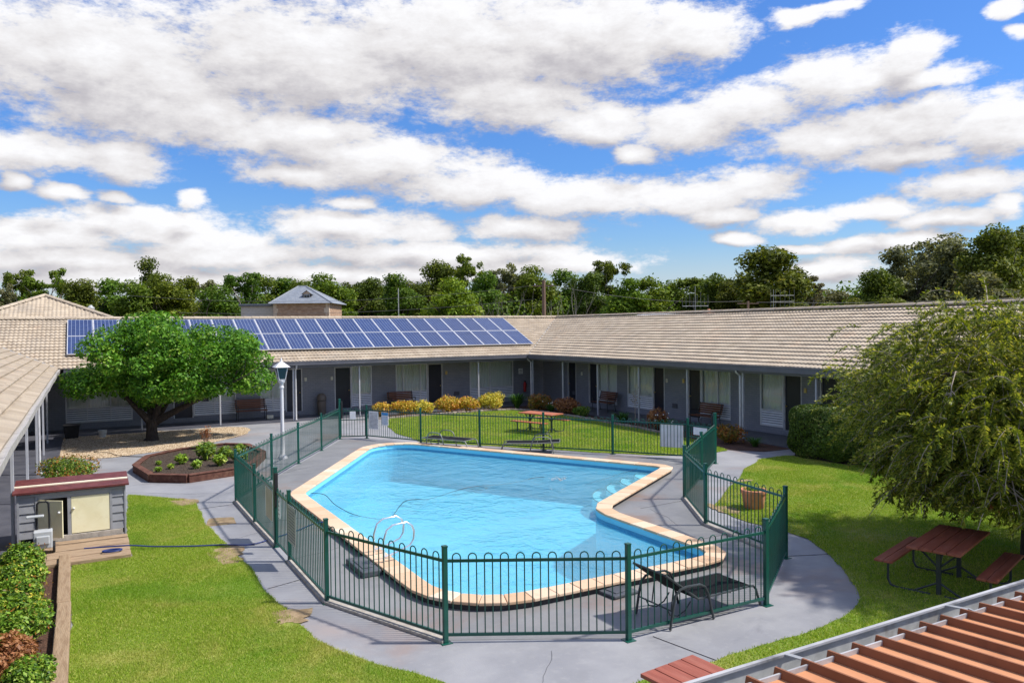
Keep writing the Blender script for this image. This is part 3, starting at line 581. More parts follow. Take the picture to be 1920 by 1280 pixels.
class Facade:
    """local wall frame: s along the wall, n out into the courtyard, z up"""
    def __init__(f, root, O, Sd, N): f.r = root; f.O = O; f.S = Sd; f.N = N
    def T(f, s, n, z): return (f.O[0] + s * f.S[0] + n * f.N[0], f.O[1] + s * f.S[1] + n * f.N[1], z)
    def wall(f, s0, s1, ops, zt=2.46, thick=.2):
        mb = MB(); ops = sorted(ops); c = s0
        for a, b, z0, z1 in ops:
            if a > c: mb.box(c, a, -thick, 0, -.02, zt, 0, f.T)
            if z0 > 0: mb.box(a, b, -thick, -.002, -.02, z0, 0, f.T)
            if z1 < zt: mb.box(a, b, -thick, -.002, z1, zt, 0, f.T)
            c = b
        mb.box(c, s1, -thick, 0, -.02, zt, 0, f.T)
        return mb.build('wall', M['brick'], f.r)
    def window(f, a, b, cuts=(), zs=.30, zm=.90, zt=2.30, lcuts=(), gap=None):
        e = .045; fr = MB()
        fr.box(a, a + e, -.08, .012, zs, zt, 0, f.T); fr.box(b - e, b, -.08, .012, zs, zt, 0, f.T)
        fr.box(a + e, b - e, -.08, .012, zt - e, zt, 0, f.T); fr.box(a + e, b - e, -.08, .012, zm - e / 2, zm + e / 2, 0, f.T); fr.box(a + e, b - e, -.08, .012, zs, zs + e, 0, f.T)
        for c in cuts: fr.box(c - .018, c + .018, -.07, .008, zm + e / 2, zt - e, 0, f.T)
        for c in lcuts or cuts: fr.box(c - .018, c + .018, -.07, .008, zs + e, zm - e / 2, 0, f.T)
        w = fr.build('window', M['white'], f.r)
        p = MB(); p.quad(*[f.T(*q) for q in ((a + e, -.045, zm + e / 2), (b - e, -.045, zm + e / 2), (b - e, -.045, zt - e), (a + e, -.045, zt - e))][::(1 if f.S[0] * f.N[1] - f.S[1] * f.N[0] < 0 else -1)]); p.build('pane', M['glass'], w)
        n = int((b - a) / .02); cv = []
        for k in range(n + 1):
            s = a + e + (b - a - 2 * e) * k / n; d = -.11 + .028 * math.sin(s * 46 + 1.5 * math.sin(s * 7)) * (.6 + .4 * math.sin(s * 3.1))
            cv += [f.T(s, d, zm - .05), f.T(s, d, zt - .02)]
        cf = [(2 * k, 2 * k + 2, 2 * k + 3, 2 * k + 1) for k in range(n) if not gap or not (gap[0] < a + (b - a) * k / n < gap[1])]
        mesh_np('curtain', cv, cf, M['curtain'], w, smooth=True)
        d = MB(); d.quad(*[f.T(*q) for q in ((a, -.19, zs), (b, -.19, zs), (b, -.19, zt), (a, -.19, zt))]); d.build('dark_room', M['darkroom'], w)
        sl = MB(); k = 6; hh = (zm - zs - 1.5 * e) / k
        for i in range(k):
            z = zs + e + i * hh
            vs = [f.T(s, nn, zz) for s in (a + e, b - e) for nn, zz in ((-.010, z + .010), (-.002, z + .008), (-.030, z + hh * .74 - .002), (-.038, z + hh * .74))]
            sl.add(vs, [(0, 1, 5, 4), (1, 2, 6, 5), (2, 3, 7, 6), (3, 0, 4, 7), (0, 3, 2, 1), (4, 5, 6, 7)])
        bk_ = MB(); bk_.quad(*[f.T(*q) for q in ((a + e, -.06, zs + e), (b - e, -.06, zs + e), (b - e, -.06, zm - e / 2), (a + e, -.06, zm - e / 2))]); bk_.build('louvre_back', M['trim'], w)
        sl.build('louvre_panel', M['louvre'], w)
        return (a, b, zs, zt)
    def door(f, a, b, z0=.235, zt=2.28, knob=1):
        d = MB(); d.box(a + .045, b - .045, -.09, -.05, z0, zt - .04, 0, f.T); o = d.build('door', M['door'], f.r, bevel=.004)
        fr = MB(); fr.box(a, a + .045, -.1, .014, .2, zt, 0, f.T); fr.box(b - .045, b, -.1, .014, .2, zt, 0, f.T); fr.box(a + .045, b - .045, -.1, .014, zt - .04, zt, 0, f.T)
        fr.build('frame', M['offwhite'], o)
        st = MB(); st.box(a, b, -.09, .03, .10, .235, 0, f.T); st.build('sill', M['brick'], o)
        k = (b - .12) if knob > 0 else (a + .12); h = MB(); h.tube([f.T(k, -.05, 1.12), f.T(k, .0, 1.12)], .014, 8); h.lathe([(.005, -.03), (.026, -.016), (.03, 0), (.026, .016), (.005, .03)], 12, f.T(k, .012, 1.12)); h.build('handle', M['brass'], o, smooth=True)
        return (a, b, .2, zt)
    def light(f, s, z, mat='paleglass'):
        m = MB(); m.box(s - .06, s + .06, 0, .05, z - .09, z + .09, 0, f.T); m.build('wall_light', M[mat], f.r, bevel=.02)
    def vent(f, s, z):
        m = MB(); m.box(s - .16, s + .16, 0, .02, z - .1, z + .1, 0, f.T)
        o = m.build('wall_vent', M['ventmat'], f.r); g = MB()
        for k in range(5): g.box(s - .14, s + .14, .02, .032, z - .08 + k * .036, z - .062 + k * .036, 0, f.T)
        g.build('grille', M['trim'], o)
    def post(f, s, n, d=.075, mat='post', pipe=False, base=.035):
        m = MB(); m.box(s - d / 2, s + d / 2, n - d / 2, n + d / 2, base, 2.46, 0, f.T); o = m.build('verandah_post', M[mat], f.r, bevel=.006)
        if pipe:
            p = MB(); p.tube([f.T(s + .09, n + .27, 2.54), f.T(s + .09, n + .25, 2.44), f.T(s + .09, n + .06, 2.30), f.T(s + .09, n + .055, .1), f.T(s + .09, n + .12, .04)], .04, 10); p.build('downpipe', M['offwhite'], f.r, smooth=True)
def roof_parts(root, O, Sd, Ud2, lo, hi, tile='tile'):
    """tiles, ridge, rear slope, gutter, soffit of one wing; Ud2 = horizontal direction up the slope"""
    U = (Ud2[0] * RUN / SL, Ud2[1] * RUN / SL, (ZR - ZE) / SL)
    V, F = tile_plane((O[0], O[1], ZE), Sd, U, lo, hi, SL)
    r = mesh_np('roof', V, F, M[tile], root, smooth=True)
    md = r.modifiers.new('edge', 'EDGE_SPLIT'); md.split_angle = math.radians(50)
    P = lambda s, u, z: (O[0] + s * Sd[0] + u * Ud2[0], O[1] + s * Sd[1] + u * Ud2[1], z)
    rc = MB(); ridge_caps(rc, P(lo(SL), RUN, ZR + .04), P(hi(SL), RUN, ZR + .04)); rc.build('ridge_cap', M['tile'], r)
    rs = MB(); rs.quad(P(lo(SL), RUN, ZR), P(hi(SL), RUN, ZR), P(hi(SL), 2 * RUN, ZE), P(lo(SL), 2 * RUN, ZE)); rs.build('rear_slope', M['tile'], r)
    return P
K = lambda v: (lambda u: v)
# ---- back wing (faces the camera, carries the solar panels)
back = thing('motel_wing', 'grey brick back wing of the motel carrying the solar panels on its tiled roof', 'motel wing', (-10, 2.2, 0), 'wings of the motel round the courtyard')
f = Facade(back, (0, 2.2), (1, 0), (0, -1))
ops = [f.window(-2.4, .28, (-1.158,), lcuts=(-1.158, -.62)), f.window(-6.6, -4.86, (-6.2, -5.25), lcuts=(-5.25,)), f.window(-8.93, -7.88, (-8.5,)), f.window(-13.32, -12.16, (-12.75,)), f.window(-16.24, -14.42, (-15.34,), gap=(-15.9, -15.6)), f.window(-21.25, -18.72, (-20.45, -19.56))]
ops += [f.door(-4.84, -4.0, knob=1), f.door(-9.78, -8.94, knob=1), f.door(-12.15, -11.36, knob=1), f.door(-17.08, -16.25, knob=-1)]
f.wall(-23.4, 2.3, ops)
f.light(-3.78, 1.78, 'yellowlight'); f.light(-9.92, 1.74); f.light(-11.2, 1.74); f.vent(-3.19, .66)
for i, s in enumerate((-18.48, -15.4, -12.25, -9.16, -2.87)): f.post(s, 2.0, .06 if i != 2 else .075, pipe=i == 2)
P = roof_parts(back, (0, 0), (1, 0), (0, 1), lambda u: -30., lambda u: max(u, 0) / SL * RUN)
mb = MB(); mb.box(-21.25, -.02, -.12, .0, 2.53, 2.685); mb.box(-21.25, -.02, -.13, -.118, 2.66, 2.70); mb.box(-21.25, .0, .0, .03, 2.42, 2.66); mb.build('gutter', M['trim'], back, bevel=.01)
mb = MB(); mb.box(-23.4, 2.1, .03, 2.2, 2.46, 2.48); mb.build('soffit', M['soffit'], back)
vm = MB(); ridge_caps(vm, (.02, .02, ZE + .015), (RUN, RUN, ZR + .005), .05, 2.); vm.build('valley', M['galv'], back)
# ---- right wing
right = thing('motel_wing', 'long grey brick wing along the right side with an unbroken tiled roof', 'motel wing', (2.1, -15, 0), 'wings of the motel round the courtyard')
f = Facade(right, (2.1, 0), (0, 1), (-1, 0))
ops = [f.window(-4.9, -3.32, (-4.1,)), f.window(-7.6, -5.74, (-6.6,)), f.window(-12.43, -10.76, (-11.7,)), f.window(-15.1, -13.98, ()), f.window(-20.3, -18.9, (-19.6,)), f.window(-23, -21.4, (-22.2,)), f.window(-27.8, -26.2, (-27,))]
ops += [f.door(-3.3, -2.52, knob=-1), f.door(-1.35, -.55, knob=1), f.door(-8.42, -7.62, knob=1), f.door(-10.74, -9.95, knob=1), f.door(-15.95, -15.12, knob=1), f.door(-17.7, -16.75, knob=1), f.door(-23.85, -23.02), f.door(-26.18, -25.35)]
f.wall(-31.8, 2.0, ops)
for s, z, m in ((-8.6, 1.7, 'paleglass'), (-9.68, 1.74, 'yellowlight'), (-16.12, 1.75, 'yellowlight'), (-1.9, 1.7, 'paleglass')): f.light(s, z, m)
f.vent(-1.155, .64); f.vent(-9.1, .62)
for s, d, p in ((-.08, .06, True), (-3.0, .06, False), (-5.96, .06, False), (-8.98, .06, False), (-12.02, .06, False), (-14.96, .075, True), (-18.14, .06, False), (-21.2, .06, False), (-24.3, .06, True), (-27.4, .06, False)): f.post(s, 1.9, d, pipe=p)
P = roof_parts(right, (0, 0), (0, 1), (1, 0), lambda u: -31.5, lambda u: max(u, 0) / SL * RUN)
mb = MB(); mb.box(-.12, 0, -31.5, .0, 2.50, 2.685); mb.box(-.13, -.118, -31.5, -.13, 2.66, 2.70); mb.box(0, .03, -31.5, .0, 2.42, 2.66); mb.build('gutter', M['trim'], right, bevel=.01)
mb = MB(); mb.box(.03, 2.1, -31.5, .03, 2.46, 2.48); mb.build('soffit', M['soffit'], right)
# ---- left wing
XL = -21.45
left = thing('motel_wing', 'left wing of the motel whose tiled slope and pale gutter run towards the viewer', 'motel wing', (-23.4, -15, 0), 'wings of the motel round the courtyard')
f = Facade(left, (-23.4, 0), (0, 1), (1, 0))
ops = [f.window(-4.2, -2.4, (-3.3,)), f.window(-8.6, -6.9, (-7.7,)), f.window(-12.4, -10.8, (-11.6,)), f.window(-17.3, -15.6, (-16.4,)), f.window(-21.2, -19.5, (-20.4,))]
ops += [f.door(-2.3, -1.45), f.door(-9.5, -8.65), f.door(-10.75, -9.95), f.door(-18.2, -17.35), f.door(-22.1, -21.25)]
f.wall(-31.5, 2., ops)
for s in (-1.9, -5.1, -9.2, -13.5, -17.85, -22.2, -26.6): f.post(s, 1.63, .06, pipe=s == -9.2)
P = roof_parts(left, (XL, 0), (0, 1), (-1, 0), lambda u: -31.5, lambda u: max(u, 0) / SL * RUN, 'tile_shaded')
gm = MB(); pts = [(XL - .035, y, 2.625 + .012 * math.sin(y * 1.3) + .006 * math.sin(y * 3.1)) for y in np.linspace(-31.5, -.05, 60)]
for a, b in zip(pts, pts[1:]): gm.bar((a[0] + .07, a[1], a[2]), (b[0] + .07, b[1], b[2]), .10, .115); gm.bar((a[0] + .122, a[1], a[2] + .05), (b[0] + .122, b[1], b[2] + .05), .014, .03)
gm.build('gutter', M['trimlight'], left)
mb = MB(); mb.box(XL - 2.07, XL - .03, -31.5, .03, 2.46, 2.48); mb.box(XL - .05, XL - .02, -31.5, 0, 2.40, 2.60); mb.build('soffit', M['soffit'], left)
vm = MB(); ridge_caps(vm, (XL - .02, .02, ZE + .02), (XL - RUN, RUN, ZR + .01), .05, 2.); vm.build('valley', M['galv'], left)
# ---- the higher hip roof behind the left corner
hip = thing('motel_wing', 'higher hip-ended tiled roof rising behind the left corner of the courtyard', 'motel wing', (-22.1, 12, 0), 'wings of the motel round the courtyard')
ax, ay, az_ = -22.1, 7.7, 5.86; hz = 4.2; run = (az_ - hz) / .45
U = (0, RUN / SL, (ZR - ZE) / SL); hl = (az_ - hz) / ((ZR - ZE) / SL); rr = hl * RUN / SL
V, F = tile_plane((ax, ay - rr, hz), (1, 0, 0), U, lambda u: -(rr + .1) * (1 - u / hl), lambda u: (rr + .1) * (1 - u / hl), hl)
r = mesh_np('roof', V, F, M['tile'], hip)
mb = MB(); e = rr + .1
mb.quad((ax + e, ay - rr, hz), (ax + e, ay + 9, hz), (ax, ay + 9, az_), (ax, ay, az_)); mb.quad((ax - e, ay + 9, hz), (ax - e, ay - rr, hz), (ax, ay, az_), (ax, ay + 9, az_)); mb.build('side_slope', M['tile'], r)
mb = MB(); ridge_caps(mb, (ax - e, ay - rr, hz + .04), (ax, ay, az_ + .04)); ridge_caps(mb, (ax + e, ay - rr, hz + .04), (ax, ay, az_ + .04)); ridge_caps(mb, (ax, ay, az_ + .04), (ax, ay + 9, az_ + .04)); mb.build('ridge_cap', M['tile'], r)
mb = MB(); mb.box(ax - e + .4, ax + e - .4, ay - rr + .4, ay + 8.6, 0, hz); mb.build('wall', M['brick'], hip)
fl = thing('flue_pipe', 'short pale flue pipe with cowl poking up behind the panels at left', 'flue', (-20.2, 6.6, 3.6))
mb = MB(); mb.lathe([(.10, 0), (.10, 1.55)], 12, (-20.2, 6.6, 3.6)); mb.build('pipe', M['render'], fl, smooth=True)
mb = MB(); mb.lathe([(.14, 1.55), (.17, 1.68), (.04, 1.82)], 12, (-20.2, 6.6, 3.6)); mb.build('cowl', M['galv'], fl, smooth=True)
# ---- solar panels
ORD = ['', 'first', 'second', 'third', 'fourth', 'fifth', 'sixth', 'seventh', 'eighth', 'ninth', 'tenth', 'eleventh', 'twelfth', 'thirteenth', 'fourteenth', 'fifteenth', 'sixteenth', 'seventeenth', 'eighteenth', 'nineteenth', 'twentieth', 'twenty-first', 'twenty-second']
PG = 'solar panels on the back wing roof'
pan = thing('solar_panel', 'x', 'solar panel', (0, 0, 0), PG)
mb = MB(); w, h, t = .992, 1.85, .028
mb.box(0, t, 0, h, 0, .04); mb.box(w - t, w, 0, h, 0, .04); mb.box(t, w - t, 0, t, 0, .04); mb.box(t, w - t, h - t, h, 0, .04)
mb.build('frame', pmat('aluminium_frame', (.62, .63, .65), None, 5, .35, metal=.3), pan)
mb = MB(); mb.box(t, w - t, t, h - t, .008, .034); mb.build('cell_face', M['cells'], pan)
pt = math.atan(PITCH); first = True
for row in (0, 1):
    for k in range(22):
        x = .86 - (k + 1) * 1.0; u = .98 / math.cos(pt) + row * 1.875
        y = u * math.cos(pt) - .13 * math.sin(pt); z = ZE + u * math.sin(pt) + .13 * math.cos(pt)
        lab = f"blue solar panel in the {('lower', 'upper')[row]} row, {ORD[k + 1]} from the right end of the array"
        if k == 21: lab = f"blue solar panel at the left end of the {('lower', 'upper')[row]} row, beside bare tiles"
        if k == 0: lab = f"blue solar panel at the right end of the {('lower', 'upper')[row]} row, near the roof valley"
        o = pan if first else dup(pan, (0, 0, 0)); first = False
        o['label'] = lab; o.location = (x, y, z); o.rotation_euler = (pt, 0, 0)
# ================================================================== pool fence
FP = dict(L=(-17.40, -15.79), A1=(-17.41, -18.16), GT=(-17.40, -20.21), G2=(-17.40, -21.31), A=(-17.40, -23.71), B=(-16.46, -25.98), C=(-14.35, -27.13), D=(-11.83, -27.14), E=(-9.76, -25.67), F=(-9.37, -23.25), G=(-8.09, -21.17), GH=(-6.1, -19.6), H=(-4.12, -18.04), I=(-4.30, -17.05), B1=(-5.64, -15.0), B2=(-7.10, -13.1), B3=(-8.55, -11.22), B4=(-10.0, -9.38), K=(-11.23, -7.04), T=(-12.16, -6.68), S1=(-13.50, -9.05), S2=(-14.8, -11.2), S3=(-16.06, -13.4))
fence = thing('pool_fence', 'dark green loop-topped steel fence standing all round the swimming pool', 'fence', (-13, -18, 0))
def pickets(p, q, zt=1.08, zb=.11, loop=.10, pad=.04):
    m = MB(); p = Vector((*p, 0)); q = Vector((*q, 0)); L = (q - p).length; d = (q - p) / L
    m.bar(p + Vector((0, 0, zt)), q + Vector((0, 0, zt)), .026, .038); m.bar(p + Vector((0, 0, zb)), q + Vector((0, 0, zb)), .026, .038)
    n = max(2, int(round((L - .1) / .215))); st = (L - .1) / n; r = st * .25
    for k in range(n):
        c = .05 + (k + .5) * st
        pts = [(c - r, zb)] + [(c - r, zt + loop - r)] + [(c - r * math.cos(t), zt + loop - r + r * math.sin(t)) for t in np.linspace(.5, PI - .5, 5)] + [(c + r, zt + loop - r), (c + r, zb)]
        m.tube([p + d * s + Vector((0, 0, z)) for s, z in pts], .0085, 6, cap=False)
    return m
def fpost(k, h=1.25, w=.065, parent=None):
    x, y = FP[k]; m = MB(); m.box(x - w / 2, x + w / 2, y - w / 2, y + w / 2, .006, h); m.box(x - w / 2 - .004, x + w / 2 + .004, y - w / 2 - .004, y + w / 2 + .004, h, h + .022)
    m.box(x - .075, x + .075, y - .075, y + .075, .0, .01)
    return m.build('fence_post', M['green'], parent or fence, bevel=.004)
runs = [('L', 'A1'), ('A1', 'GT'), ('G2', 'A'), ('A', 'B'), ('B', 'C'), ('C', 'D'), ('D', 'E'), ('E', 'F'), ('F', 'G'), ('G', 'GH'), ('GH', 'H'), ('I', 'B1'), ('B1', 'B2'), ('B2', 'B3'), ('B3', 'B4'), ('B4', 'K'), ('T', 'S1'), ('S1', 'S2'), ('S2', 'S3'), ('S3', 'L')]
for a, b in runs:
    pickets(FP[a], FP[b]).build('fence_panel', M['green'], fence)
for a, b in (('GT', 'G2'), ('T', 'K'), ('H', 'I')):
    p, q = Vector(FP[a]), Vector(FP[b]); d = (q - p).normalized() * .05
    gm = pickets(tuple(p + d), tuple(q - d), zt=1.06, zb=.10); gm.bar((*(p + d), .085), (*(p + d), 1.07), .03, .03); gm.bar((*(q - d), .085), (*(q - d), 1.07), .03, .03)
    if a != 'GT': gm.bar((*(p + d), .72), (*(q - d), .72), .025, .03)
    gt = gm.build('gate', M['green'], fence)
    lt = MB(); pl = p + d * 1.6; lt.box(pl.x - .03, pl.x + .03, pl.y - .03, pl.y + .03, .78, 1.42); lt.build('latch', M['black'], gt, bevel=.006)
for k in FP: fpost(k, 1.5 if k in ('GT', 'T', 'H') else 1.26, .075 if k in ('GT', 'T', 'H') else .062)
for a, b in (('L', 'GT'), ('G', 'F'), ('F', 'E'), ('G2', 'A'), ('A', 'B')):
    plm = MB(); plm.bar((*FP[a], .022), (*FP[b], .022), .13, .045); plm.build('plinth', M['concrete_pale'], fence, bevel=.008)
def sign(name, label, p, q, z0, z1, mat, side, lines=0, head=None, off=.035, group=None):
    """a flat board tied to the fence between p and q (on the given side of the line), with printed lines of text"""
    p = Vector((*p, 0)); q = Vector((*q, 0)); d = (q - p).normalized(); nrm = Vector((-d.y, d.x, 0)) * side; c = (p + q) / 2
    o = thing(name, label, 'sign', (c.x, c.y, z0), group)
    F3 = lambda s, n, z: tuple(p + d * s + nrm * n + Vector((0, 0, z))); L = (q - p).length
    b = MB(); b.box(0, L, off, off + .006, z0, z1, 0, F3); b.build('board', M[mat], o)
    if head:
        h = MB(); h.box(.012, L - .012, off + .006, off + .009, z1 - (z1 - z0) * .24, z1 - .012, 0, F3); h.build('heading', M[head], o)
    if lines:
        t = MB(); top = z1 - (z1 - z0) * (.30 if head else .08); k = (top - z0 - .03) / lines
        for i in range(lines):
            x = .04
            while x < L - .06:
                w = random.uniform(.02, .06); t.box(x, min(x + w, L - .03), off + .006, off + .0085, top - (i + .62) * k, top - (i + .28) * k, 0, F3); x += w + .015
        t.build('printed_text', M['sign_text' if not head else 'sign_blue'], o)
    return o
lerp = lambda a, b, t: (a[0] + (b[0] - a[0]) * t, a[1] + (b[1] - a[1]) * t)
sign('pool_sign', 'plain beige board on the left fence just beside the tall gate post', (-17.40, -19.5), (-17.40, -20.08), .46, 1.05, 'sign_beige', -1)
sign('pool_sign', 'tall grey rules board with rows of print, right of the left gate', (-17.40, -21.38), (-17.40, -21.95), .40, 1.06, 'sign_grey', -1, 11)
sign('gate_sign', 'small narrow white notice hung inside the left pool gate', (-17.40, -20.62), (-17.40, -20.76), .66, 1.02, 'sign_white', -1, 4)
sign('pool_sign', 'white notice on grey backing beside the far gate, left of the blue chart', lerp(FP['K'], FP['B4'], .06), lerp(FP['K'], FP['B4'], .24), .38, 1.05, 'sign_white', -1, 12)
sign('pool_sign', 'blue and white first aid chart on the far fence', lerp(FP['K'], FP['B4'], .30), lerp(FP['K'], FP['B4'], .43), .55, 1.04, 'sign_white', -1, 7, 'sign_blue')
sign('gate_sign', 'white notice fixed to the bars of the far gate', lerp(FP['T'], FP['K'], .38), lerp(FP['T'], FP['K'], .60), .74, 1.04, 'sign_white', -1)
sign('pool_sign', 'large blank white board behind the bars at the far right fence corner', lerp(FP['I'], FP['B1'], .06), lerp(FP['I'], FP['B1'], .36), .34, 1.04, 'sign_white', -1)
sign('pool_sign', 'tall white board edge-on by the tall post of the right gate', lerp(FP['H'], FP['GH'], .02), lerp(FP['H'], FP['GH'], .22), .46, 1.05, 'sign_white', -1, 8)
sign('gate_sign', 'small white notice on the narrow right gate', lerp(FP['H'], FP['I'], .25), lerp(FP['H'], FP['I'], .75), .80, 1.03, 'sign_white', 1)
# ================================================================== poolside things
def lounger(label, loc, rz, back=0., tube='charcoal'):
    o = thing('sun_lounger', label, 'sun lounger', (0, 0, 0), 'sun loungers round the pool')
    hx = -.22; zs = .33; w = .33; ca, sa = math.cos(back), math.sin(back)
    fr = MB()
    for y in (-w, w): fr.tube([(hx, y, zs), (.78, y, zs), (.86, y, zs - .015), (.91, y, zs - .06), (1.0, y, .02)], .018, 8)
    fr.tube([(.80, -w, zs - .01), (.80, w, zs - .01)], .012, 8); fr.tube([(.40, -w, zs - .02), (.40, w, zs - .02)], .012, 8); fr.tube([(hx, -w, zs), (hx, w, zs)], .012, 8)
    fr.build('frame', M[tube], o, smooth=True)
    for y in (-w - .03, w + .03):
        a = MB(); a.tube([(-.76, y, .012), (-.70, y, .32), (-.66, y, .46), (-.58, y, .53), (-.46, y, .55), (-.22, y, .54), (-.12, y, .49), (-.06, y, .38), (.04, y, .012)], .018, 8); a.build('arm', M[tube], o, smooth=True)
    rk = MB(); rk.tube([(-.72, -w - .03, .26), (-.72, w + .03, .26)], .011, 6)
    for y in (-.22, .22): rk.tube([(-.70, y, .26), (-.64, y, .15), (-.50, y, .11), (-.36, y, .16), (-.26, y, .27)], .010, 6)
    rk.build('recline_rack', M[tube], o, smooth=True)
    s = MB(); s.box(hx + .01, .80, -w + .012, w - .012, zs - .012, zs + .012); s.build('seat', M['sling'], o, bevel=.004)
    bk = MB(); T = lambda x, y, z: (hx - x * ca - z * sa * -0 - z * 0, y, zs + x * sa + z)
    bk.box(0, .72, -w + .012, w - .012, -.012, .012, 0, T); bo = bk.build('backrest', M['sling'], o, bevel=.004)
    bf = MB()
    for y in (-w, w): bf.tube([T(0, y, 0), T(.74, y, 0)], .018, 8)
    bf.tube([T(.74, -w, 0), T(.74, w, 0)], .014, 8)
    if back > .2: bf.tube([T(.40, -.2, -.01), (-.60, -.2, .20)], .009, 6); bf.tube([T(.40, .2, -.01), (-.60, .2, .20)], .009, 6)
    bf.build('back_frame', M[tube], bo, smooth=True)
    return place(o, loc, rz)
lounger('black sun lounger with raised backrest inside the near fence', (-12.93, -26.80, .0), .02, .62)
lounger('flat dark sun lounger beside the far fence, left of the other flat one', (-9.55, -10.9, .0), -1.05, .0, 'greytube')
lounger('flat dark sun lounger by the far fence in front of the picnic table', (-7.65, -13.2, .0), 2.56, .06, 'greytube')
lad = thing('pool_ladder', 'polished steel grab rails arching over the left pool edge', 'pool ladder', (-16.1, -22.4, 0))
for y in (-22.15, -22.65):
    m = MB(); m.tube([(-16.12, y, .02), (-16.12, y, .50), (-16.06, y, .68), (-15.95, y, .75), (-15.70, y, .77), (-15.60, y, .70), (-15.56, y, .60), (-15.57, y, .46), (-15.64, y, .36), (-15.9, y, .27), (-16.10, y, .23)], .019, 10); m.build('grab_rail', M['steel'], lad, smooth=True)
def lid(label, loc, rz, sx, sy, h):
    o = thing('skimmer_lid', label, 'skimmer lid', (0, 0, 0), 'grey slabs beside the pool')
    m = MB(); m.box(-sx / 2, sx / 2, -sy / 2, sy / 2, .004, h); m.build('slab', M['slate'], o, bevel=.02)
    m = MB(); m.box(-sx * .3, sx * .3, -sy * .3, sy * .3, h, h + .012); m.build('cover', M['slate'], o, bevel=.006)
    return place(o, loc, rz)
lid('dark grey concrete slab at the foot of the steel grab rails', (-16.42, -22.45, 0), 0, .34, .92, .11)
lid('dark grey skimmer lid on the deck by the near pool edge', (-13.40, -25.62, 0), .1, .5, .42, .06)
hs = MB(); hp = [(-15.75, -16.35, .13), (-15.5, -16.7, .13), (-15.4, -17.3, -.02), (-15.2, -18.3, -.078), (-14.7, -18.9, -.083), (-14.05, -17.95, -.072), (-13.75, -17.55, -.068), (-13.45, -17.5, -.069), (-13.2, -17.6, -.08), (-12.6, -17.3, -.084), (-12.0, -17.0, -.07), (-11.5, -16.9, -.069), (-10.9, -16.95, -.083), (-10.2, -16.9, -.082), (-9.6, -16.7, -.072), (-9.3, -16.75, -.07)]
def smooth_path(pts, k=6):
    P = [Vector(p) for p in pts]; out = []
    for i in range(len(P) - 1):
        a, b, c, d = P[max(i - 1, 0)], P[i], P[i + 1], P[min(i + 2, len(P) - 1)]
        for j in range(k):
            t = j / k; out.append(.5 * ((2 * b) + (c - a) * t + (2 * a - 5 * b + 4 * c - d) * t * t + (3 * b - a - 3 * c + d) * t ** 3))
    return out + [P[-1]]
hs.tube(smooth_path(hp), .007, 6); tag(hs.build('vacuum_hose', M['black'], smooth=True), 'thin dark cleaner hose snaking across the pool water', 'hose')
lm = MB()
for k in range(46):
    x, y, a, r = -9.1 + random.gauss(0, .16), -17.2 + random.gauss(0, .16), random.random() * 6.3, random.uniform(.02, .045)
    lm.quad(*[(x + r * math.cos(a + t) * (1 if i % 2 else .5), y + r * math.sin(a + t) * (1 if i % 2 else .5), -.068 + random.uniform(0, .012)) for i, t in enumerate((0, 1.57, 3.14, 4.71))])
tag(lm.build('floating_leaves', M['twig']), 'small raft of brown leaves floating near the pool steps', 'leaves', kind='stuff')
bh = MB(); bp = [(-20.6, -18.8, .10), (-19.9, -19.0, .10), (-19.42, -19.2, .06), (-18.81, -19.5, .05), (-18.26, -19.66, .035), (-17.8, -19.86, .02), (-17.24, -19.58, .02), (-16.75, -19.27, .02), (-16.3, -19.3, .13), (-15.9, -19.5, .04)]
bh.tube(smooth_path(bp), .013, 6); bh.tube(smooth_path([(-20.15 + .16 * math.cos(t), -19.3 + .09 * math.sin(t), .105 + .002 * t) for t in np.linspace(0, 12.5, 26)], 2), .012, 6)
tag(bh.build('garden_hose', M['bluehose'], smooth=True), 'blue hose running from the shed steps across grass to the pool fence', 'hose')
bk2 = MB(); bk2.tube(smooth_path([(-19.84, -4.7, .03), (-20.3, -5.2, .03), (-19.84, -5.66, .03), (-19.6, -6.5, .03), (-18.79, -7.2, .02), (-18.3, -7.0, .02), (-17.95, -7.25, .03)]), .012, 6)
tag(bk2.build('garden_hose', M['black'], smooth=True), 'black irrigation hose crossing from the gravel bed to the planter', 'hose')
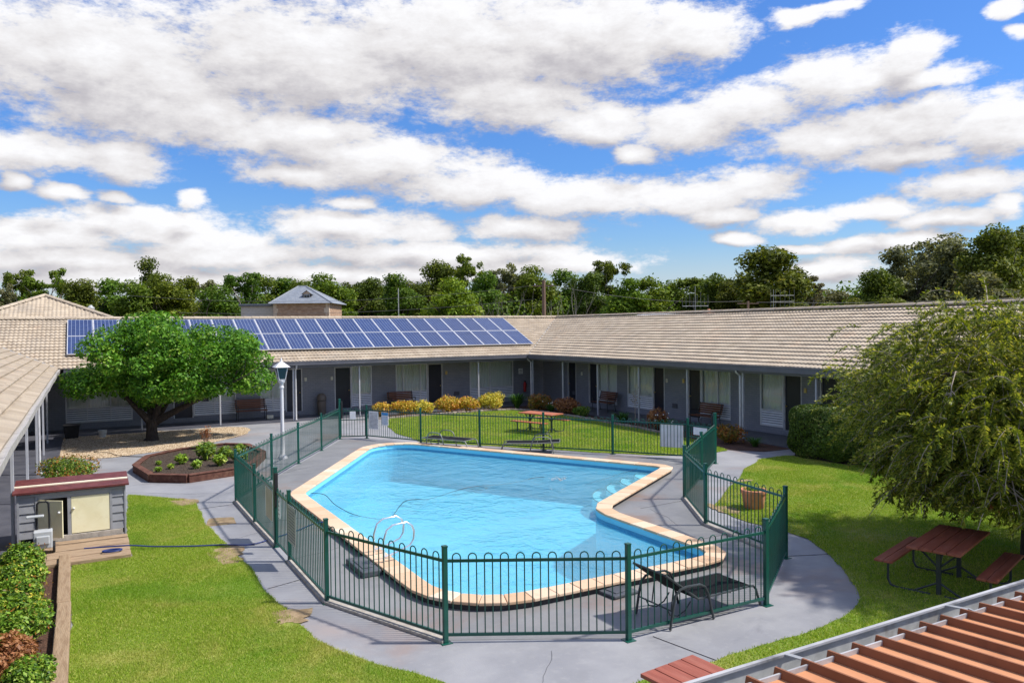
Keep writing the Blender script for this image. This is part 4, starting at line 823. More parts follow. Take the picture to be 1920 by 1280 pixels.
# terracotta pot
pot = thing('plant_pot', 'round terracotta pot with low green seedlings on the right lawn', 'plant pot', (-7.44, -22.72, 0))
m = MB(); m.lathe([(.20, .02), (.22, .04), (.262, .36), (.285, .36), (.29, .375), (.29, .43), (.28, .44), (.25, .44), (.245, .36), (.0, .36)], 28, (-7.44, -22.72, 0), cap=False); m.build('pot', M['terracotta'], pot, smooth=True)
m = MB(); m.lathe([(.245, .385), (.0, .40)], 20, (-7.44, -22.72, 0), cap=False); m.build('soil', M['soil'], pot)
def leafcloud(r, blobs, n, size, shell=.55, up=.3, asp=.5, squash=1.):
    """n small leaf-shaped faces through the volumes of ellipsoid blobs, denser towards their outside"""
    B = np.array(blobs, float); vol = B[:, 3] * B[:, 4] * B[:, 5]; idx = r.choice(len(B), n, p=vol ** .8 / (vol ** .8).sum()); b = B[idx]
    d = r.normal(0, 1, (n, 3)); d /= np.linalg.norm(d, axis=1)[:, None]
    rad = shell + (1 - shell) * r.random(n) ** .7; rad *= 1 + r.normal(0, .06, n)
    P = b[:, :3] + d * rad[:, None] * b[:, 3:6]
    nr = d + r.normal(0, .75, (n, 3)); nr[:, 2] += up; nr /= np.linalg.norm(nr, axis=1)[:, None]
    t = np.cross(nr, r.normal(0, 1, (n, 3))); t /= np.linalg.norm(t, axis=1)[:, None]; q = np.cross(nr, t)
    s = size * r.uniform(.6, 1.35, n)[:, None]
    V = np.stack([P - t * s, P + q * s * asp + nr * s * .12, P + t * s, P - q * s * asp + nr * s * .12], 1).reshape(-1, 3)
    return V, np.arange(4 * n).reshape(-1, 4)
def spears(r, c, n, h, w, spread, lift=.8):
    """arching strap leaves from one base"""
    mb = MB()
    for k in range(n):
        a = r.random() * 2 * PI; L = h * r.uniform(.6, 1.15); out = spread * r.uniform(.3, 1.); ww = w * r.uniform(.7, 1.2); d = Vector((math.cos(a), math.sin(a), 0)); sd = Vector((-d.y, d.x, 0)); p0 = Vector(c) + d * .05 * r.random(); vs = []
        for j in range(5):
            t = j / 4; p = p0 + d * out * t + Vector((0, 0, L * (lift * t * (1.6 - .9 * t)))); k2 = ww * (1 - t * .85) * (.6 + .8 * t if t < .4 else 1)
            vs += [p - sd * k2, p + sd * k2]
        mb.add(vs, [(2 * j, 2 * j + 1, 2 * j + 3, 2 * j + 2) for j in range(4)])
    return mb
M['leaf_mid'] = leafmat('shrub_leaves', [(0, (.06, .12, .015)), (.5, (.13, .23, .025)), (.85, (.23, .33, .04)), (1, (.38, .42, .10))])
M['leaf_lime'] = leafmat('lime_leaves', [(0, (.12, .22, .02)), (.5, (.25, .40, .04)), (.85, (.42, .56, .08)), (1, (.66, .66, .20))])
M['leaf_gold'] = leafmat('golden_leaves', [(0, (.26, .26, .02)), (.4, (.56, .50, .05)), (.85, (.74, .64, .10)), (1, (.75, .40, .08))])
M['leaf_amber'] = leafmat('amber_leaves', [(0, (.26, .22, .02)), (.4, (.58, .46, .05)), (.72, (.68, .44, .07)), (1, (.66, .19, .05))])
M['leaf_rust'] = leafmat('rusty_leaves', [(0, (.11, .11, .018)), (.4, (.25, .19, .03)), (.75, (.38, .18, .035)), (1, (.46, .13, .04))])
M['leaf_copper'] = leafmat('copper_leaves', [(0, (.16, .06, .025)), (.5, (.36, .15, .06)), (1, (.52, .28, .13))])
M['leaf_strap'] = leafmat('strap_leaves', [(0, (.025, .075, .012)), (.6, (.06, .16, .025)), (1, (.13, .26, .05))], .2)
M['leaf_hedge'] = leafmat('hedge_leaves', [(0, (.035, .07, .009)), (.6, (.085, .15, .018)), (.92, (.16, .23, .03)), (1, (.34, .36, .10))], .15)
M['leaf_citrus'] = leafmat('citrus_leaves', [(0, (.03, .10, .006)), (.45, (.085, .235, .014)), (.85, (.16, .35, .03)), (1, (.30, .45, .06))], .3, .5, spec=.25)
M['leaf_brush'] = leafmat('bottlebrush_leaves', [(0, (.055, .085, .010)), (.45, (.155, .20, .022)), (.8, (.33, .37, .05)), (1, (.52, .48, .11))], .35, patch=1.8)
V, F = leafcloud(np.random.default_rng(2), [(-7.44, -22.72, .44, .21, .21, .07)], 150, .035, .2); mesh_np('seedlings', V, F, M['leaf_lime'], pot)
def shrub(name, label, cat, loc, rx, ry, h, n, leaf, mat, group=None, seed=0, stem=True, asp=.5):
    r = np.random.default_rng(seed + 100); o = thing(name, label, cat, loc, group); x, y, z = loc
    if group and 'border' in group: rx *= 1.2; ry *= 1.2; h *= 1.18; n = int(n * 1.5)
    bl = [(x, y, h * .5, rx * .72, ry * .72, h * .46)]
    for k in range(7):
        a = 2 * PI * k / 7 + r.random(); q = r.uniform(.45, .62); bl.append((x + rx * q * math.cos(a), y + ry * q * math.sin(a), h * r.uniform(.38, .66), rx * r.uniform(.32, .5), ry * r.uniform(.32, .5), h * r.uniform(.26, .36)))
    V, F = leafcloud(r, bl, n, leaf, .55, .5, asp); V[:, 2] = np.maximum(V[:, 2], .03); mesh_np('foliage', V, F, mat, o)
    if stem:
        m = MB()
        for k in range(6):
            a = 2 * PI * k / 6; m.tube([(x + .04 * math.cos(a), y + .04 * math.sin(a), .0), (x + rx * .3 * math.cos(a), y + ry * .3 * math.sin(a), h * .4), (x + rx * .55 * math.cos(a + .3), y + ry * .55 * math.sin(a + .3), h * .7)], [.016, .011, .004], 5)
        m.build('stem', M['bark'], o)
    return o
G = 'bushy shrubs along the back lawn border'
shrub('golden_shrub', 'small orange and yellow shrub half hidden behind the fence notices', 'shrub', (-8.37, -.65, 0), .5, .42, .62, 900, .05, M['leaf_amber'], G, 1)
shrub('golden_shrub', 'yellow shrub tipped orange growing in front of the timber bench', 'shrub', (-7.33, -.87, 0), .54, .45, .68, 1100, .05, M['leaf_amber'], G, 2)
shrub('golden_shrub', 'lemon yellow shrub just right of the back wing bench', 'shrub', (-6.45, -.95, 0), .52, .45, .66, 1100, .05, M['leaf_gold'], G, 3)
shrub('golden_shrub', 'peaked yellow and orange shrub in front of a navy door', 'shrub', (-5.05, -.79, 0), .66, .5, .78, 1400, .05, M['leaf_amber'], G, 4)
shrub('golden_shrub', 'low orange-yellow shrub left of the biggest yellow one', 'shrub', (-4.05, -.9, 0), .6, .5, .70, 1200, .05, M['leaf_amber'], G, 5)
shrub('golden_shrub', 'biggest bright yellow shrub beside the dark green strap plant', 'shrub', (-2.75, -.9, 0), .76, .55, .82, 1700, .05, M['leaf_gold'], G, 6)
shrub('rusty_shrub', 'olive and rust coloured shrub right of the strap-leaved plant', 'shrub', (-.85, -2.5, 0), .62, .6, .78, 1400, .05, M['leaf_rust'], G, 8)
shrub('rusty_shrub', 'reddish orange shrub in front of the right wing near the corner', 'shrub', (-.62, -4.6, 0), .62, .6, .74, 1400, .05, M['leaf_copper'], G, 9)
shrub('green_shrub', 'low dark green shrub beside the reddish orange one', 'shrub', (-.58, -5.7, 0), .42, .42, .42, 600, .05, M['leaf_mid'], G, 10)
shrub('rusty_shrub', 'small red-topped shrub beside the large white fence board', 'shrub', (-.72, -11.3, 0), .42, .42, .82, 800, .045, M['leaf_copper'], G, 11)
shrub('green_shrub', 'scrubby green and bronze plant just beyond the right gate', 'shrub', (-.9, -15.4, 0), .5, .5, .62, 700, .05, M['leaf_rust'], G, 12)
def strap(label, loc, n, h, w, sp, seed, flowers=False, group='strap-leaved plants in the lawn border'):
    o = thing('strap_plant', label, 'plant', loc, group); spears(np.random.default_rng(seed), loc, n, h, w, sp).build('foliage', M['leaf_strap'], o)
    if flowers:
        m = MB(); r = random.Random(seed)
        for k in range(9):
            x, y, z = loc[0] + r.uniform(-.4, .4), loc[1] + r.uniform(-.4, .4), h * r.uniform(.5, .9); m.lathe([(.004, -.03), (.03, 0), (.004, .03)], 6, (x, y, z))
        m.build('flower', M['sign_white'], o)
    return o
strap('dark green plant with broad upright strap leaves in the courtyard corner', (-1.4, -1.2, 0), 150, 1.25, .05, .72, 3)
strap('green strap-leaved clump beside the second verandah post on the right', (-.7, -9.0, 0), 110, .8, .03, .6, 4)
strap('strap-leaved clump with tiny white flowers below the red-topped shrub', (-.85, -11.9, 0), 110, .8, .03, .62, 5, True)
strap('strap-leaved clump with tiny white flowers by the rust coloured shrub', (-.75, -3.4, 0), 90, .65, .028, .55, 6, True)
strap('low strap-leaved tuft at the edge of paving beyond the right gate', (-.75, -16.4, 0), 80, .5, .025, .45, 7)
sap = thing('sapling', 'thin leafless sapling against the right wing by a louvred window', 'sapling', (-.4, -9.5, 0)); m = MB(); r = random.Random(4)
m.tube([(-.4, -9.5, 0), (-.4, -9.48, .8), (-.38, -9.5, 1.5)], [.016, .012, .005], 6)
for k in range(16):
    z = r.uniform(.4, 1.4); a = r.random() * 6.3; m.tube([(-.4, -9.5, z), (-.4 + .28 * math.cos(a), -9.5 + .28 * math.sin(a), z + .22)], [.006, .002], 4)
m.build('trunk', M['twig'], sap)
V, F = leafcloud(np.random.default_rng(8), [(-.4, -9.5, 1.1, .35, .35, .5)], 60, .03, .2); mesh_np('foliage', V, F, M['leaf_rust'], sap)
# left garden bed shrubs
G = 'clipped shrubs in the bed beside the left lawn'
LB = [('deep green shrub with reddish tips, nearest the shed', -19.7, .45, .38, .56, 'leaf_garden'), ('lime green shrub second from the shed in the left bed', -20.62, .43, .36, .47, 'leaf_garden'), ('lime and bronze shrub third from the shed in the left bed', -21.50, .43, .36, .45, 'leaf_garden'), ('light green shrub, fourth from the shed in the left bed', -22.38, .45, .36, .47, 'leaf_garden'), ('broad glossy green shrub next to the copper coloured one', -23.30, .48, .39, .52, 'leaf_garden')]
M['leaf_garden'] = leafmat('garden_shrub_leaves', [(0, (.035, .085, .008)), (.4, (.115, .24, .02)), (.8, (.27, .43, .042)), (1, (.48, .56, .11))], patch=3)
for k, (lab, y, rx, ry, h, mt) in enumerate(LB):
    sh = shrub('garden_shrub', lab, 'shrub', (-21.52 + .03 * k, y, 0), rx, ry, h, 3600, .031, M[mt], G, 20 + k)
    V, F = leafcloud(np.random.default_rng(60 + k), [(-21.52 + .03 * k, y, h * .6, rx * .95, ry * .95, h * .45)], 120, .026, .8); mesh_np('new_growth', V, F, M['leaf_rust' if k in (0, 2, 4) else 'leaf_gold'], sh)['kind'] = 'stuff'
sh = shrub('garden_shrub', 'copper brown shrub in the near corner of the left bed', 'shrub', (-21.5, -24.25, 0), .48, .48, .55, 3400, .029, M['leaf_copper'], G, 30)
shrub('garden_shrub', 'yellow-green shrub touching the copper brown one beside the sleepers', 'shrub', (-21.15, -24.75, 0), .36, .4, .38, 2000, .028, M['leaf_garden'], G, 31)
shrub('low_hedge', 'low flat-topped green and bronze bush behind the shed roof', 'bush', (-20.95, -10.6, 0), .82, .72, .72, 3800, .036, M['leaf_mid'], None, 33)
V, F = leafcloud(np.random.default_rng(71), [(-20.95, -10.6, .42, .80, .7, .32)], 900, .034, .85); mesh_np('new_growth', V, F, M['leaf_rust'], bpy.data.objects['low_hedge'])['kind'] = 'stuff'
# ================================================================== timber, shed
for k, (y0, y1, lab) in enumerate(((-22.05, -19.25, 'weathered timber sleeper edging the left lawn, the one nearer the shed'), (-25.2, -22.07, 'weathered timber sleeper edging the left lawn, beside the copper shrub'), (-28.2, -25.22, 'weathered timber sleeper at the bottom edge of the photo'))):
    m = MB(); m.box(-.09, .09, 0, y1 - y0, 0, .15); o = m.build('garden_sleeper', M['sleeper'], bevel=.014); place(o, (-20.87 + .01 * k, y0, 0), .012 * (1 - k)); tag(o, lab, 'sleeper', 'timber sleepers along the left bed')
plat = thing('timber_step', 'weathered timber plank step laid in front of the shed', 'step', (-20.6, -19, 0))
for k, (y0, y1, z) in enumerate(((-18.30, -18.1, .12), (-18.75, -18.33, .10), (-19.22, -18.78, .09), (-19.58, -19.25, .085))):
    m = MB(); m.box(-21.35, -19.84 + random.uniform(-.01, .01), y0, y1, .012, z); m.build('plank', M['plank'], plat, bevel=.01)
shed = thing('garden_shed', 'low grey weatherboard pump shed with cream doors and maroon roof', 'shed', (-20.77, -17.5, 0))
x0, x1, yf, yb, zt = -21.70, -19.86, -18.02, -17.2, 1.02
def board_wall(mb, a, b, z0, z1, y, n):
    h = (z1 - z0) / n
    for k in range(n): zz = z0 + k * h; mb.add([(a, y - .022, zz + .004), (b, y - .022, zz + .004), (b, y - .006, zz + h - .004), (a, y - .006, zz + h - .004), (a, y + .02, zz + .004), (b, y + .02, zz + .004), (b, y + .02, zz + h - .004), (a, y + .02, zz + h - .004)], [(0, 1, 2, 3), (4, 7, 6, 5), (0, 4, 5, 1), (3, 2, 6, 7), (0, 3, 7, 4), (1, 5, 6, 2)])
m = MB(); board_wall(m, x0 + .04, x0 + .30, .22, zt, yf, 5); board_wall(m, x1 - .24, x1 - .03, .22, zt, yf, 5)
m.box(x0, x0 + .04, yf - .03, yb, .05, zt + .02); m.box(x1 - .03, x1, yf - .03, yb, .05, zt + .02); m.box(x0 + .04, x1 - .03, yb - .03, yb, .05, zt + .12)
m.box(x0 + .30, x0 + .345, yf - .03, yf + .02, .22, zt); m.box(x1 - .285, x1 - .24, yf - .03, yf + .02, .22, zt); m.box(-20.87, -20.81, yf - .03, yf + .02, .22, zt - .07); m.box(x0 + .345, x1 - .285, yf - .031, yf + .02, zt - .07, zt)
m.box(x0, x1, yf - .036, yf + .02, zt, zt + .045); m.build('wall', M['shedwall'], shed, bevel=.003)
m = MB(); m.box(x0 + .28, x1 - .06, yf - .035, yf + .04, .05, .22); m.build('sill', M['concrete_pale'], shed, bevel=.008)
m = MB(); m.box(-20.805, x1 - .29, yf - .024, yf - .004, .235, zt - .075); dr = m.build('door', M['cream'], shed, bevel=.003)
m = MB(); m.lathe([(.002, -.026), (.018, -.016), (.024, 0), (.018, .016), (.002, .026)], 12, (-20.765, yf - .045, .72)); m.build('knob', M['offwhite'], dr, smooth=True)
hg = Vector((x0 + .35, yf - .014, 0)); an = -.62; m = MB(); R2 = lambda x, y, z: (hg.x + x * math.cos(an) - y * math.sin(an), hg.y + x * math.sin(an) + y * math.cos(an), z)
m.box(0, .50, -.012, .010, .235, zt - .08, 0, R2); d2 = m.build('door', M['cream'], shed, bevel=.003); d2['label'] = 'cream door standing ajar'
m = MB(); m.lathe([(.002, -.028), (.02, -.016), (.026, 0), (.02, .016), (.002, .028)], 12, R2(.45, -.04, .72)); m.build('knob', M['offwhite'], d2, smooth=True)
m = MB(); sl = .09
def rz_(y): return zt + .07 + (y - yf) * sl
vs = lambda dz: [(x0 - .06, yf - .09, rz_(yf - .09) + dz), (x1 + .06, yf - .09, rz_(yf - .09) + dz), (x1 + .06, yb + .08, rz_(yb + .08) + dz), (x0 - .06, yb + .08, rz_(yb + .08) + dz)]
m.add(vs(0) + vs(.035), [(3, 2, 1, 0), (4, 5, 6, 7), (0, 1, 5, 4), (1, 2, 6, 5), (2, 3, 7, 6), (3, 0, 4, 7)]); rf = m.build('roof', M['maroon'], shed)
m = MB(); yy = yf + .32; m.bar((x0 - .05, yy, rz_(yy) + .045), (x1 + .05, yy, rz_(yy) + .045), .09, .022); m.build('batten', M['creamtrim'], rf)
m = MB(); m.box(x0 + .04, x1 - .03, yf + .35, yf + .37, .05, zt); m.build('dark_room', M['darkroom'], shed)
cl = thing('pressure_washer', 'grey and black wheeled washer standing in front of the shed', 'washer', (-21.25, -18.75, .1))
X, Y = -21.25, -18.75
m = MB(); m.box(X - .15, X + .15, Y - .12, Y + .12, .20, .52); m.box(X - .11, X + .11, Y - .15, Y - .11, .28, .44); m.build('body', M['bluegrey'], cl, bevel=.05)
m = MB()
for s in (-.1, .1): m.tube([(X + s, Y + .06, .3), (X + s, Y + .10, .75), (X + s * .9, Y + .10, .98), (X + s * .6, Y + .10, 1.02)], .018, 8)
m.tube([(X - .06, Y + .10, 1.02), (X + .06, Y + .10, 1.02)], .018, 8); m.build('handle', M['black'], cl, smooth=True)
m = MB(); m.box(X - .26, X + .02, Y - .04, Y + .06, .76, .80); m.build('tray', M['bluegrey'], cl, bevel=.015)
for s in (-.17, .17):
    m = MB(); m.tube([(X + s - .02, Y, .20), (X + s + .02, Y, .20)], .10, 16); m.build('wheel', M['black'], cl)
bo = thing('cable_reel', 'dark blue and white reel lying beside the first left shrub', 'cable reel', (-21.85, -19.3, 0))
m = MB(); m.lathe([(.02, .02), (.13, .03), (.15, .08), (.13, .15), (.03, .17)], 16, (-21.85, -19.3, .03)); m.build('drum', M['bluehose'], bo, smooth=True)
m = MB(); m.tube([(-21.8, -19.4, .17), (-21.7, -19.45, .20), (-21.62, -19.4, .16)], .025, 8); m.build('handle', M['sign_white'], bo, smooth=True)
# ================================================================== planter, lamp, bins
PL = [(-19.35, -10.0), (-19.05, -12.0), (-18.15, -12.7), (-16.75, -12.25), (-16.1, -11.35), (-15.45, -9.6), (-15.6, -7.4), (-16.3, -6.8), (-17.8, -7.25), (-18.9, -8.3)]
pl = thing('planter_bed', 'raised angular garden bed edged in reddish timber with leafy seedlings', 'planter', (-17.3, -9.8, 0))
c = np.mean(PL, 0)
for i in range(len(PL)):
    a, b = np.array(PL[i]), np.array(PL[(i + 1) % len(PL)]); sh = lambda p: p + (c - p) * .04
    m = MB(); m.bar((*sh(a), .1), (*sh(b), .1), .15, .20); m.bar((*sh(a), .215), (*sh(b), .215), .19, .03); m.build('edge_board', M['edging'], pl, bevel=.01)
o = sheet('soil', [tuple(p + (c - p) * .03) for p in map(np.array, PL)], .165, M['soil']); del o['kind']
o.data.transform(Matrix.Translation(-pl.location)); o.parent = pl; cdv = o
V, F = pebbles(np.array([p + (c - p) * .06 for p in map(np.array, PL)]), 70, .015, .04); V[:, 2] += .155; mesh_np('soil_clods', V, F, M['soil'], pl)
r = np.random.default_rng(5); G = 'leafy plants in the raised bed'
PP = [(-18.05, -10.3, .34, 'broad pale green leafy plant left of the tallest in the raised bed'), (-17.3, -9.9, .62, 'tallest leafy green plant in the middle of the raised bed'), (-16.75, -9.9, .42, 'pale leafed plant right of the tallest in the raised bed'), (-16.5, -10.9, .46, 'yellow-tipped leafy plant at the right of the raised bed'), (-17.1, -11.2, .38, 'pale leafy plant near the front of the raised bed'), (-17.75, -11.35, .26, 'small low leafy plant at the front of the raised bed'), (-16.2, -9.2, .36, 'leafy plant by the back right edge of the raised bed'), (-18.75, -11.3, .16, 'tiny seedling nearest the front left corner of raised bed'), (-18.4, -11.0, .15, 'tiny seedling in bare soil left of the big plants'), (-18.65, -10.1, .14, 'tiny seedling furthest left in the raised bed')]
for x, y, h, lab in PP:
    h *= 1.05
    o = thing('leafy_plant', lab, 'plant', (x, y, .165), G); mb = spears(r, (x, y, .165), int(22 + 60 * h), h, .045 * (.5 + h), h * .75, 1.0); mb.build('foliage', M['leaf_lime'], o)
    V, F = leafcloud(r, [(x, y, .165 + h * .45, h * .5, h * .5, h * .4)], int(60 + 420 * h), .045 + .04 * h, .3, .9); mesh_np('leaves', V, F, M['leaf_mid' if h > .4 else 'leaf_lime'], o)
sp = thing('red_plant', 'spindly orange-red plant standing behind the raised bed', 'plant', (-17.0, -7.6, .16)); m = MB()
for k in range(5): a = k * 1.3; m.tube([(-17, -7.6, .16), (-17 + .1 * math.cos(a), -7.6 + .1 * math.sin(a), .5), (-17 + .16 * math.cos(a), -7.6 + .16 * math.sin(a), .85)], [.01, .007, .003], 5)
m.build('stem', M['twig'], sp); V, F = leafcloud(r, [(-17, -7.6, .68, .2, .2, .3)], 260, .035, .2); mesh_np('foliage', V, F, M['leaf_copper'], sp)
lp = thing('lamp_post', 'white lantern-topped lamp post standing outside the pool fence', 'lamp post', (-15.0, -9.95, 0)); X, Y = -15.0, -9.95
m = MB(); m.lathe([(.15, 0), (.15, .04), (.11, .10), (.062, .16), (.058, .6), (.055, 2.25), (.075, 2.27), (.075, 2.31), (.055, 2.34), (.07, 2.42), (.10, 2.45), (.11, 2.50), (.10, 2.53), (.03, 2.53)], 20, (X, Y, 0)); m.build('pole', M['white'], lp, smooth=True)
a, b = .095, .165; z0, z1 = 2.54, 2.93; fr = MB()
for i in (-1, 1):
    for j in (-1, 1): fr.bar((X + i * a, Y + j * a, z0), (X + i * b, Y + j * b, z1), .02, .02)
for s, z in ((a, z0), (b, z1)):
    for i in (-1, 1): fr.bar((X - s - .008, Y + i * s, z), (X + s + .008, Y + i * s, z), .022, .022); fr.bar((X + i * s, Y - s, z), (X + i * s, Y + s, z), .02, .02)
ln = fr.build('lantern', M['white'], lp)
m = MB(); a2, b2 = a - .004, b - .004; m.add([(X - a2, Y - a2, z0 + .012), (X + a2, Y - a2, z0 + .012), (X + a2, Y + a2, z0 + .012), (X - a2, Y + a2, z0 + .012), (X - b2, Y - b2, z1 - .012), (X + b2, Y - b2, z1 - .012), (X + b2, Y + b2, z1 - .012), (X - b2, Y + b2, z1 - .012)], [(0, 1, 5, 4), (1, 2, 6, 5), (2, 3, 7, 6), (3, 0, 4, 7), (0, 3, 2, 1)]); m.build('pane', M['lampglass'], ln)
m = MB(); m.add([(X - .24, Y - .24, 2.94), (X + .24, Y - .24, 2.94), (X + .24, Y + .24, 2.94), (X - .24, Y + .24, 2.94), (X - .06, Y - .06, 3.10), (X + .06, Y - .06, 3.10), (X + .06, Y + .06, 3.10), (X - .06, Y + .06, 3.10)], [(3, 2, 1, 0), (0, 1, 5, 4), (1, 2, 6, 5), (2, 3, 7, 6), (3, 0, 4, 7), (4, 5, 6, 7)]); m.lathe([(.055, 3.10), (.03, 3.14), (.035, 3.17), (.012, 3.22), (.003, 3.27)], 12, (X, Y, 0)); m.build('cap', M['white'], ln)
bn = thing('litter_bin', 'round brown litter bin with domed lid against the back wall', 'litter bin', (-10.53, 1.85, .035)); X, Y = -10.53, 1.85
m = MB(); m.lathe([(.19, .03), (.20, .06), (.215, .66), (.20, .67), (.02, .67)], 24, (X, Y, .03)); m.build('body', M['taupe'], bn, smooth=True)
m = MB(); m.lathe([(.20, .67), (.20, .70)], 24, (X, Y, .03)); m.build('band', M['black'], bn)
m = MB(); m.lathe([(.225, .70), (.225, .84), (.21, .90), (.15, .99), (.07, 1.03), (.01, 1.035)], 24, (X, Y, .03)); ld = m.build('lid', M['taupe'], bn, smooth=True)
m = MB(); m.box(X - .10, X + .10, Y - .232, Y - .20, .76, .87); m.build('flap', M['taupe'], ld, bevel=.01)
bb = thing('black_tub', 'square black plastic tub at the back edge of the gravel', 'tub', (-21.0, -.6, 0)); m = MB(); X, Y = -21.0, -.6
m.add([(X - .22, Y - .22, .02), (X + .22, Y - .22, .02), (X + .22, Y + .22, .02), (X - .22, Y + .22, .02), (X - .28, Y - .28, .52), (X + .28, Y - .28, .52), (X + .28, Y + .28, .52), (X - .28, Y + .28, .52)], [(3, 2, 1, 0), (0, 1, 5, 4), (1, 2, 6, 5), (2, 3, 7, 6), (3, 0, 4, 7)]); m.build('body', M['black'], bb, bevel=.02)
m = MB(); m.box(X - .30, X + .30, Y - .30, Y + .30, .50, .55); m.build('lid', M['black'], bb, bevel=.015)
bu = thing('bucket', 'small white bucket on the gravel left of the orange tree', 'bucket', (-19.95, -1.0, .01)); X, Y = -19.95, -1.0
m = MB(); m.lathe([(.115, .0), (.15, .24), (.158, .25), (.158, .27), (.145, .27), (.14, .24), (.105, .02), (.0, .02)], 20, (X, Y, .015), cap=False); m.build('body', M['bucket'], bu, smooth=True)
m = MB(); m.tube([(X + .155 * math.cos(t), Y - .10 * math.sin(t) - .03, .26 - .13 * math.sin(t)) for t in np.linspace(0, PI, 10)], .006, 6); m.build('handle', M['galv'], bu)
st = MB(); st.box(-.15, .15, -.11, .11, 0, .14); o = st.build('cream_block', M['creamtrim'], bevel=.01); place(o, (-13.0, 1.75, .035)); tag(o, 'small cream block on the verandah beside a timber bench', 'block')
# ================================================================== benches
def bench():
    o = thing('park_bench', 'x', 'bench', (0, 0, 0), 'timber benches under the verandahs'); L = .68
    for nm, rows in (('seat', [(-.30 + .095 * k, .40 + .008 * abs(k - 2)) for k in range(5)]), ('backrest', [(.19 + .028 * k, .50 + .085 * k) for k in range(5)])):
        m = MB()
        for y, z in rows:
            if nm == 'seat': m.box(-L, L, y, y + .08, z, z + .028)
            else: m.box(-L, L, y, y + .024, z, z + .072)
        m.build(nm, M['wood_bench'], o, bevel=.006)
    for x in (-L + .06, L - .06):
        m = MB(); m.tube([(x, -.28, 0), (x, -.27, .40), (x, -.28, .58), (x, -.22, .64), (x, .10, .62), (x, .20, .60)], .018, 8); m.tube([(x, .22, 0), (x, .14, .40), (x, .28, .93)], .018, 8); m.tube([(x, -.27, .385), (x, .15, .385)], .015, 8); m.build('leg', M['charcoal'], o, smooth=True)
    return o
b0 = bench()
SPOT = [((-13.85, 1.6, .035), 0, 'brown slatted bench on the verandah just left of the lamp post'), ((-6.55, 1.5, .035), 0, 'brown slatted bench behind yellow shrubs under the back wing'), ((1.55, -4.6, .035), -PI / 2 , 'brown slatted bench at louvred windows under the right wing, the farther one'), ((1.55, -11.6, .035), -PI / 2, 'brown slatted bench beyond the right pool gate')]
for k, (loc, rz, lab) in enumerate(SPOT):
    o = b0 if k == 0 else dup(b0, loc, rz); o['label'] = lab; place(o, loc, rz)
def picnic(mat):
    o = thing('picnic_table', 'x', 'picnic table', (0, 0, 0), 'picnic tables on the lawns'); L = .86
    m = MB()
    for k in range(4): y = -.37 + k * .187; m.box(-L, L, y, y + .178, .715, .755)
    m.build('tabletop', M[mat], o, bevel=.006)
    for s in (-1, 1):
        m = MB()
        for k in range(2): y = s * .70 + (k - 1) * .135; m.box(-L, L, y + .004, y + .131, .435, .472)
        m.build('bench_seat', M[mat], o, bevel=.006)
        for x in (-.62, .62):
            m = MB(); m.tube([(x, s * .70, .43), (x, s * .70, .12), (x, s * .66, .045), (x, s * .58, .022), (x, s * .10, .022)], .019, 8); m.tube([(x, s * .62, .425), (x, s * .78, .425)], .016, 6); m.build('bench_leg', M['charcoal'], o, smooth=True)
    for x in (-.55, .55):
        m = MB(); m.box(x - .03, x + .03, -.03, .03, .0, .71); m.tube([(x, 0, .42), (x, -.30, .70)], .016, 6); m.tube([(x, 0, .42), (x, .30, .70)], .016, 6); m.tube([(x, 0, .42), (x * .45, 0, .70)], .016, 6)
        m.tube([(x, 0, .2), (x, -.34, .012)], .016, 6); m.tube([(x, 0, .2), (x, .34, .012)], .016, 6); m.tube([(x, -.31, .70), (x, .31, .70)], .016, 6); m.build('pedestal', M['charcoal'], o)
    return o
t1 = picnic('wood_red'); t1['label'] = 'dark red picnic table with benches under the weeping tree'; place(t1, (-8.78, -28.02, .0), math.radians(17))
t2 = dup(t1, (-15.42, -30.12, 0), math.radians(-84), 'red picnic table mostly hidden below the corrugated roof')
t3 = picnic('wood_orange'); t3['label'] = 'sunlit orange picnic table on the far back lawn'; place(t3, (-4.82, -9.15, 0), math.radians(-71))
# wall things in the far corner
ex = thing('fire_extinguisher', 'red fire extinguisher on the wall in the far corner', 'fire extinguisher', (1.0, 2.1, .35)); m = MB()
m.lathe([(.075, 0), (.08, .02), (.08, .46), (.05, .53), (.03, .55)], 16, (.95, 2.08, .55)); m.build('cylinder', M['red'], ex, smooth=True)
m = MB(); m.box(.91, .99, 2.03, 2.10, 1.10, 1.16); m.tube([(.95, 2.05, 1.12), (1.04, 2.05, 1.0), (1.05, 2.05, .8)], .012, 6); m.build('valve', M['black'], ex)
sg = thing('wall_sign', 'small white notice above the fire extinguisher', 'sign', (.75, 2.19, 1.6)); m = MB(); m.box(.62, .88, 2.18, 2.196, 1.55, 1.85); m.build('board', M['sign_white'], sg); m = MB()
for k in range(3): m.box(.66, .84, 2.176, 2.18, 1.60 + k * .08, 1.63 + k * .08)
m.build('printed_text', M['sign_text'], sg)
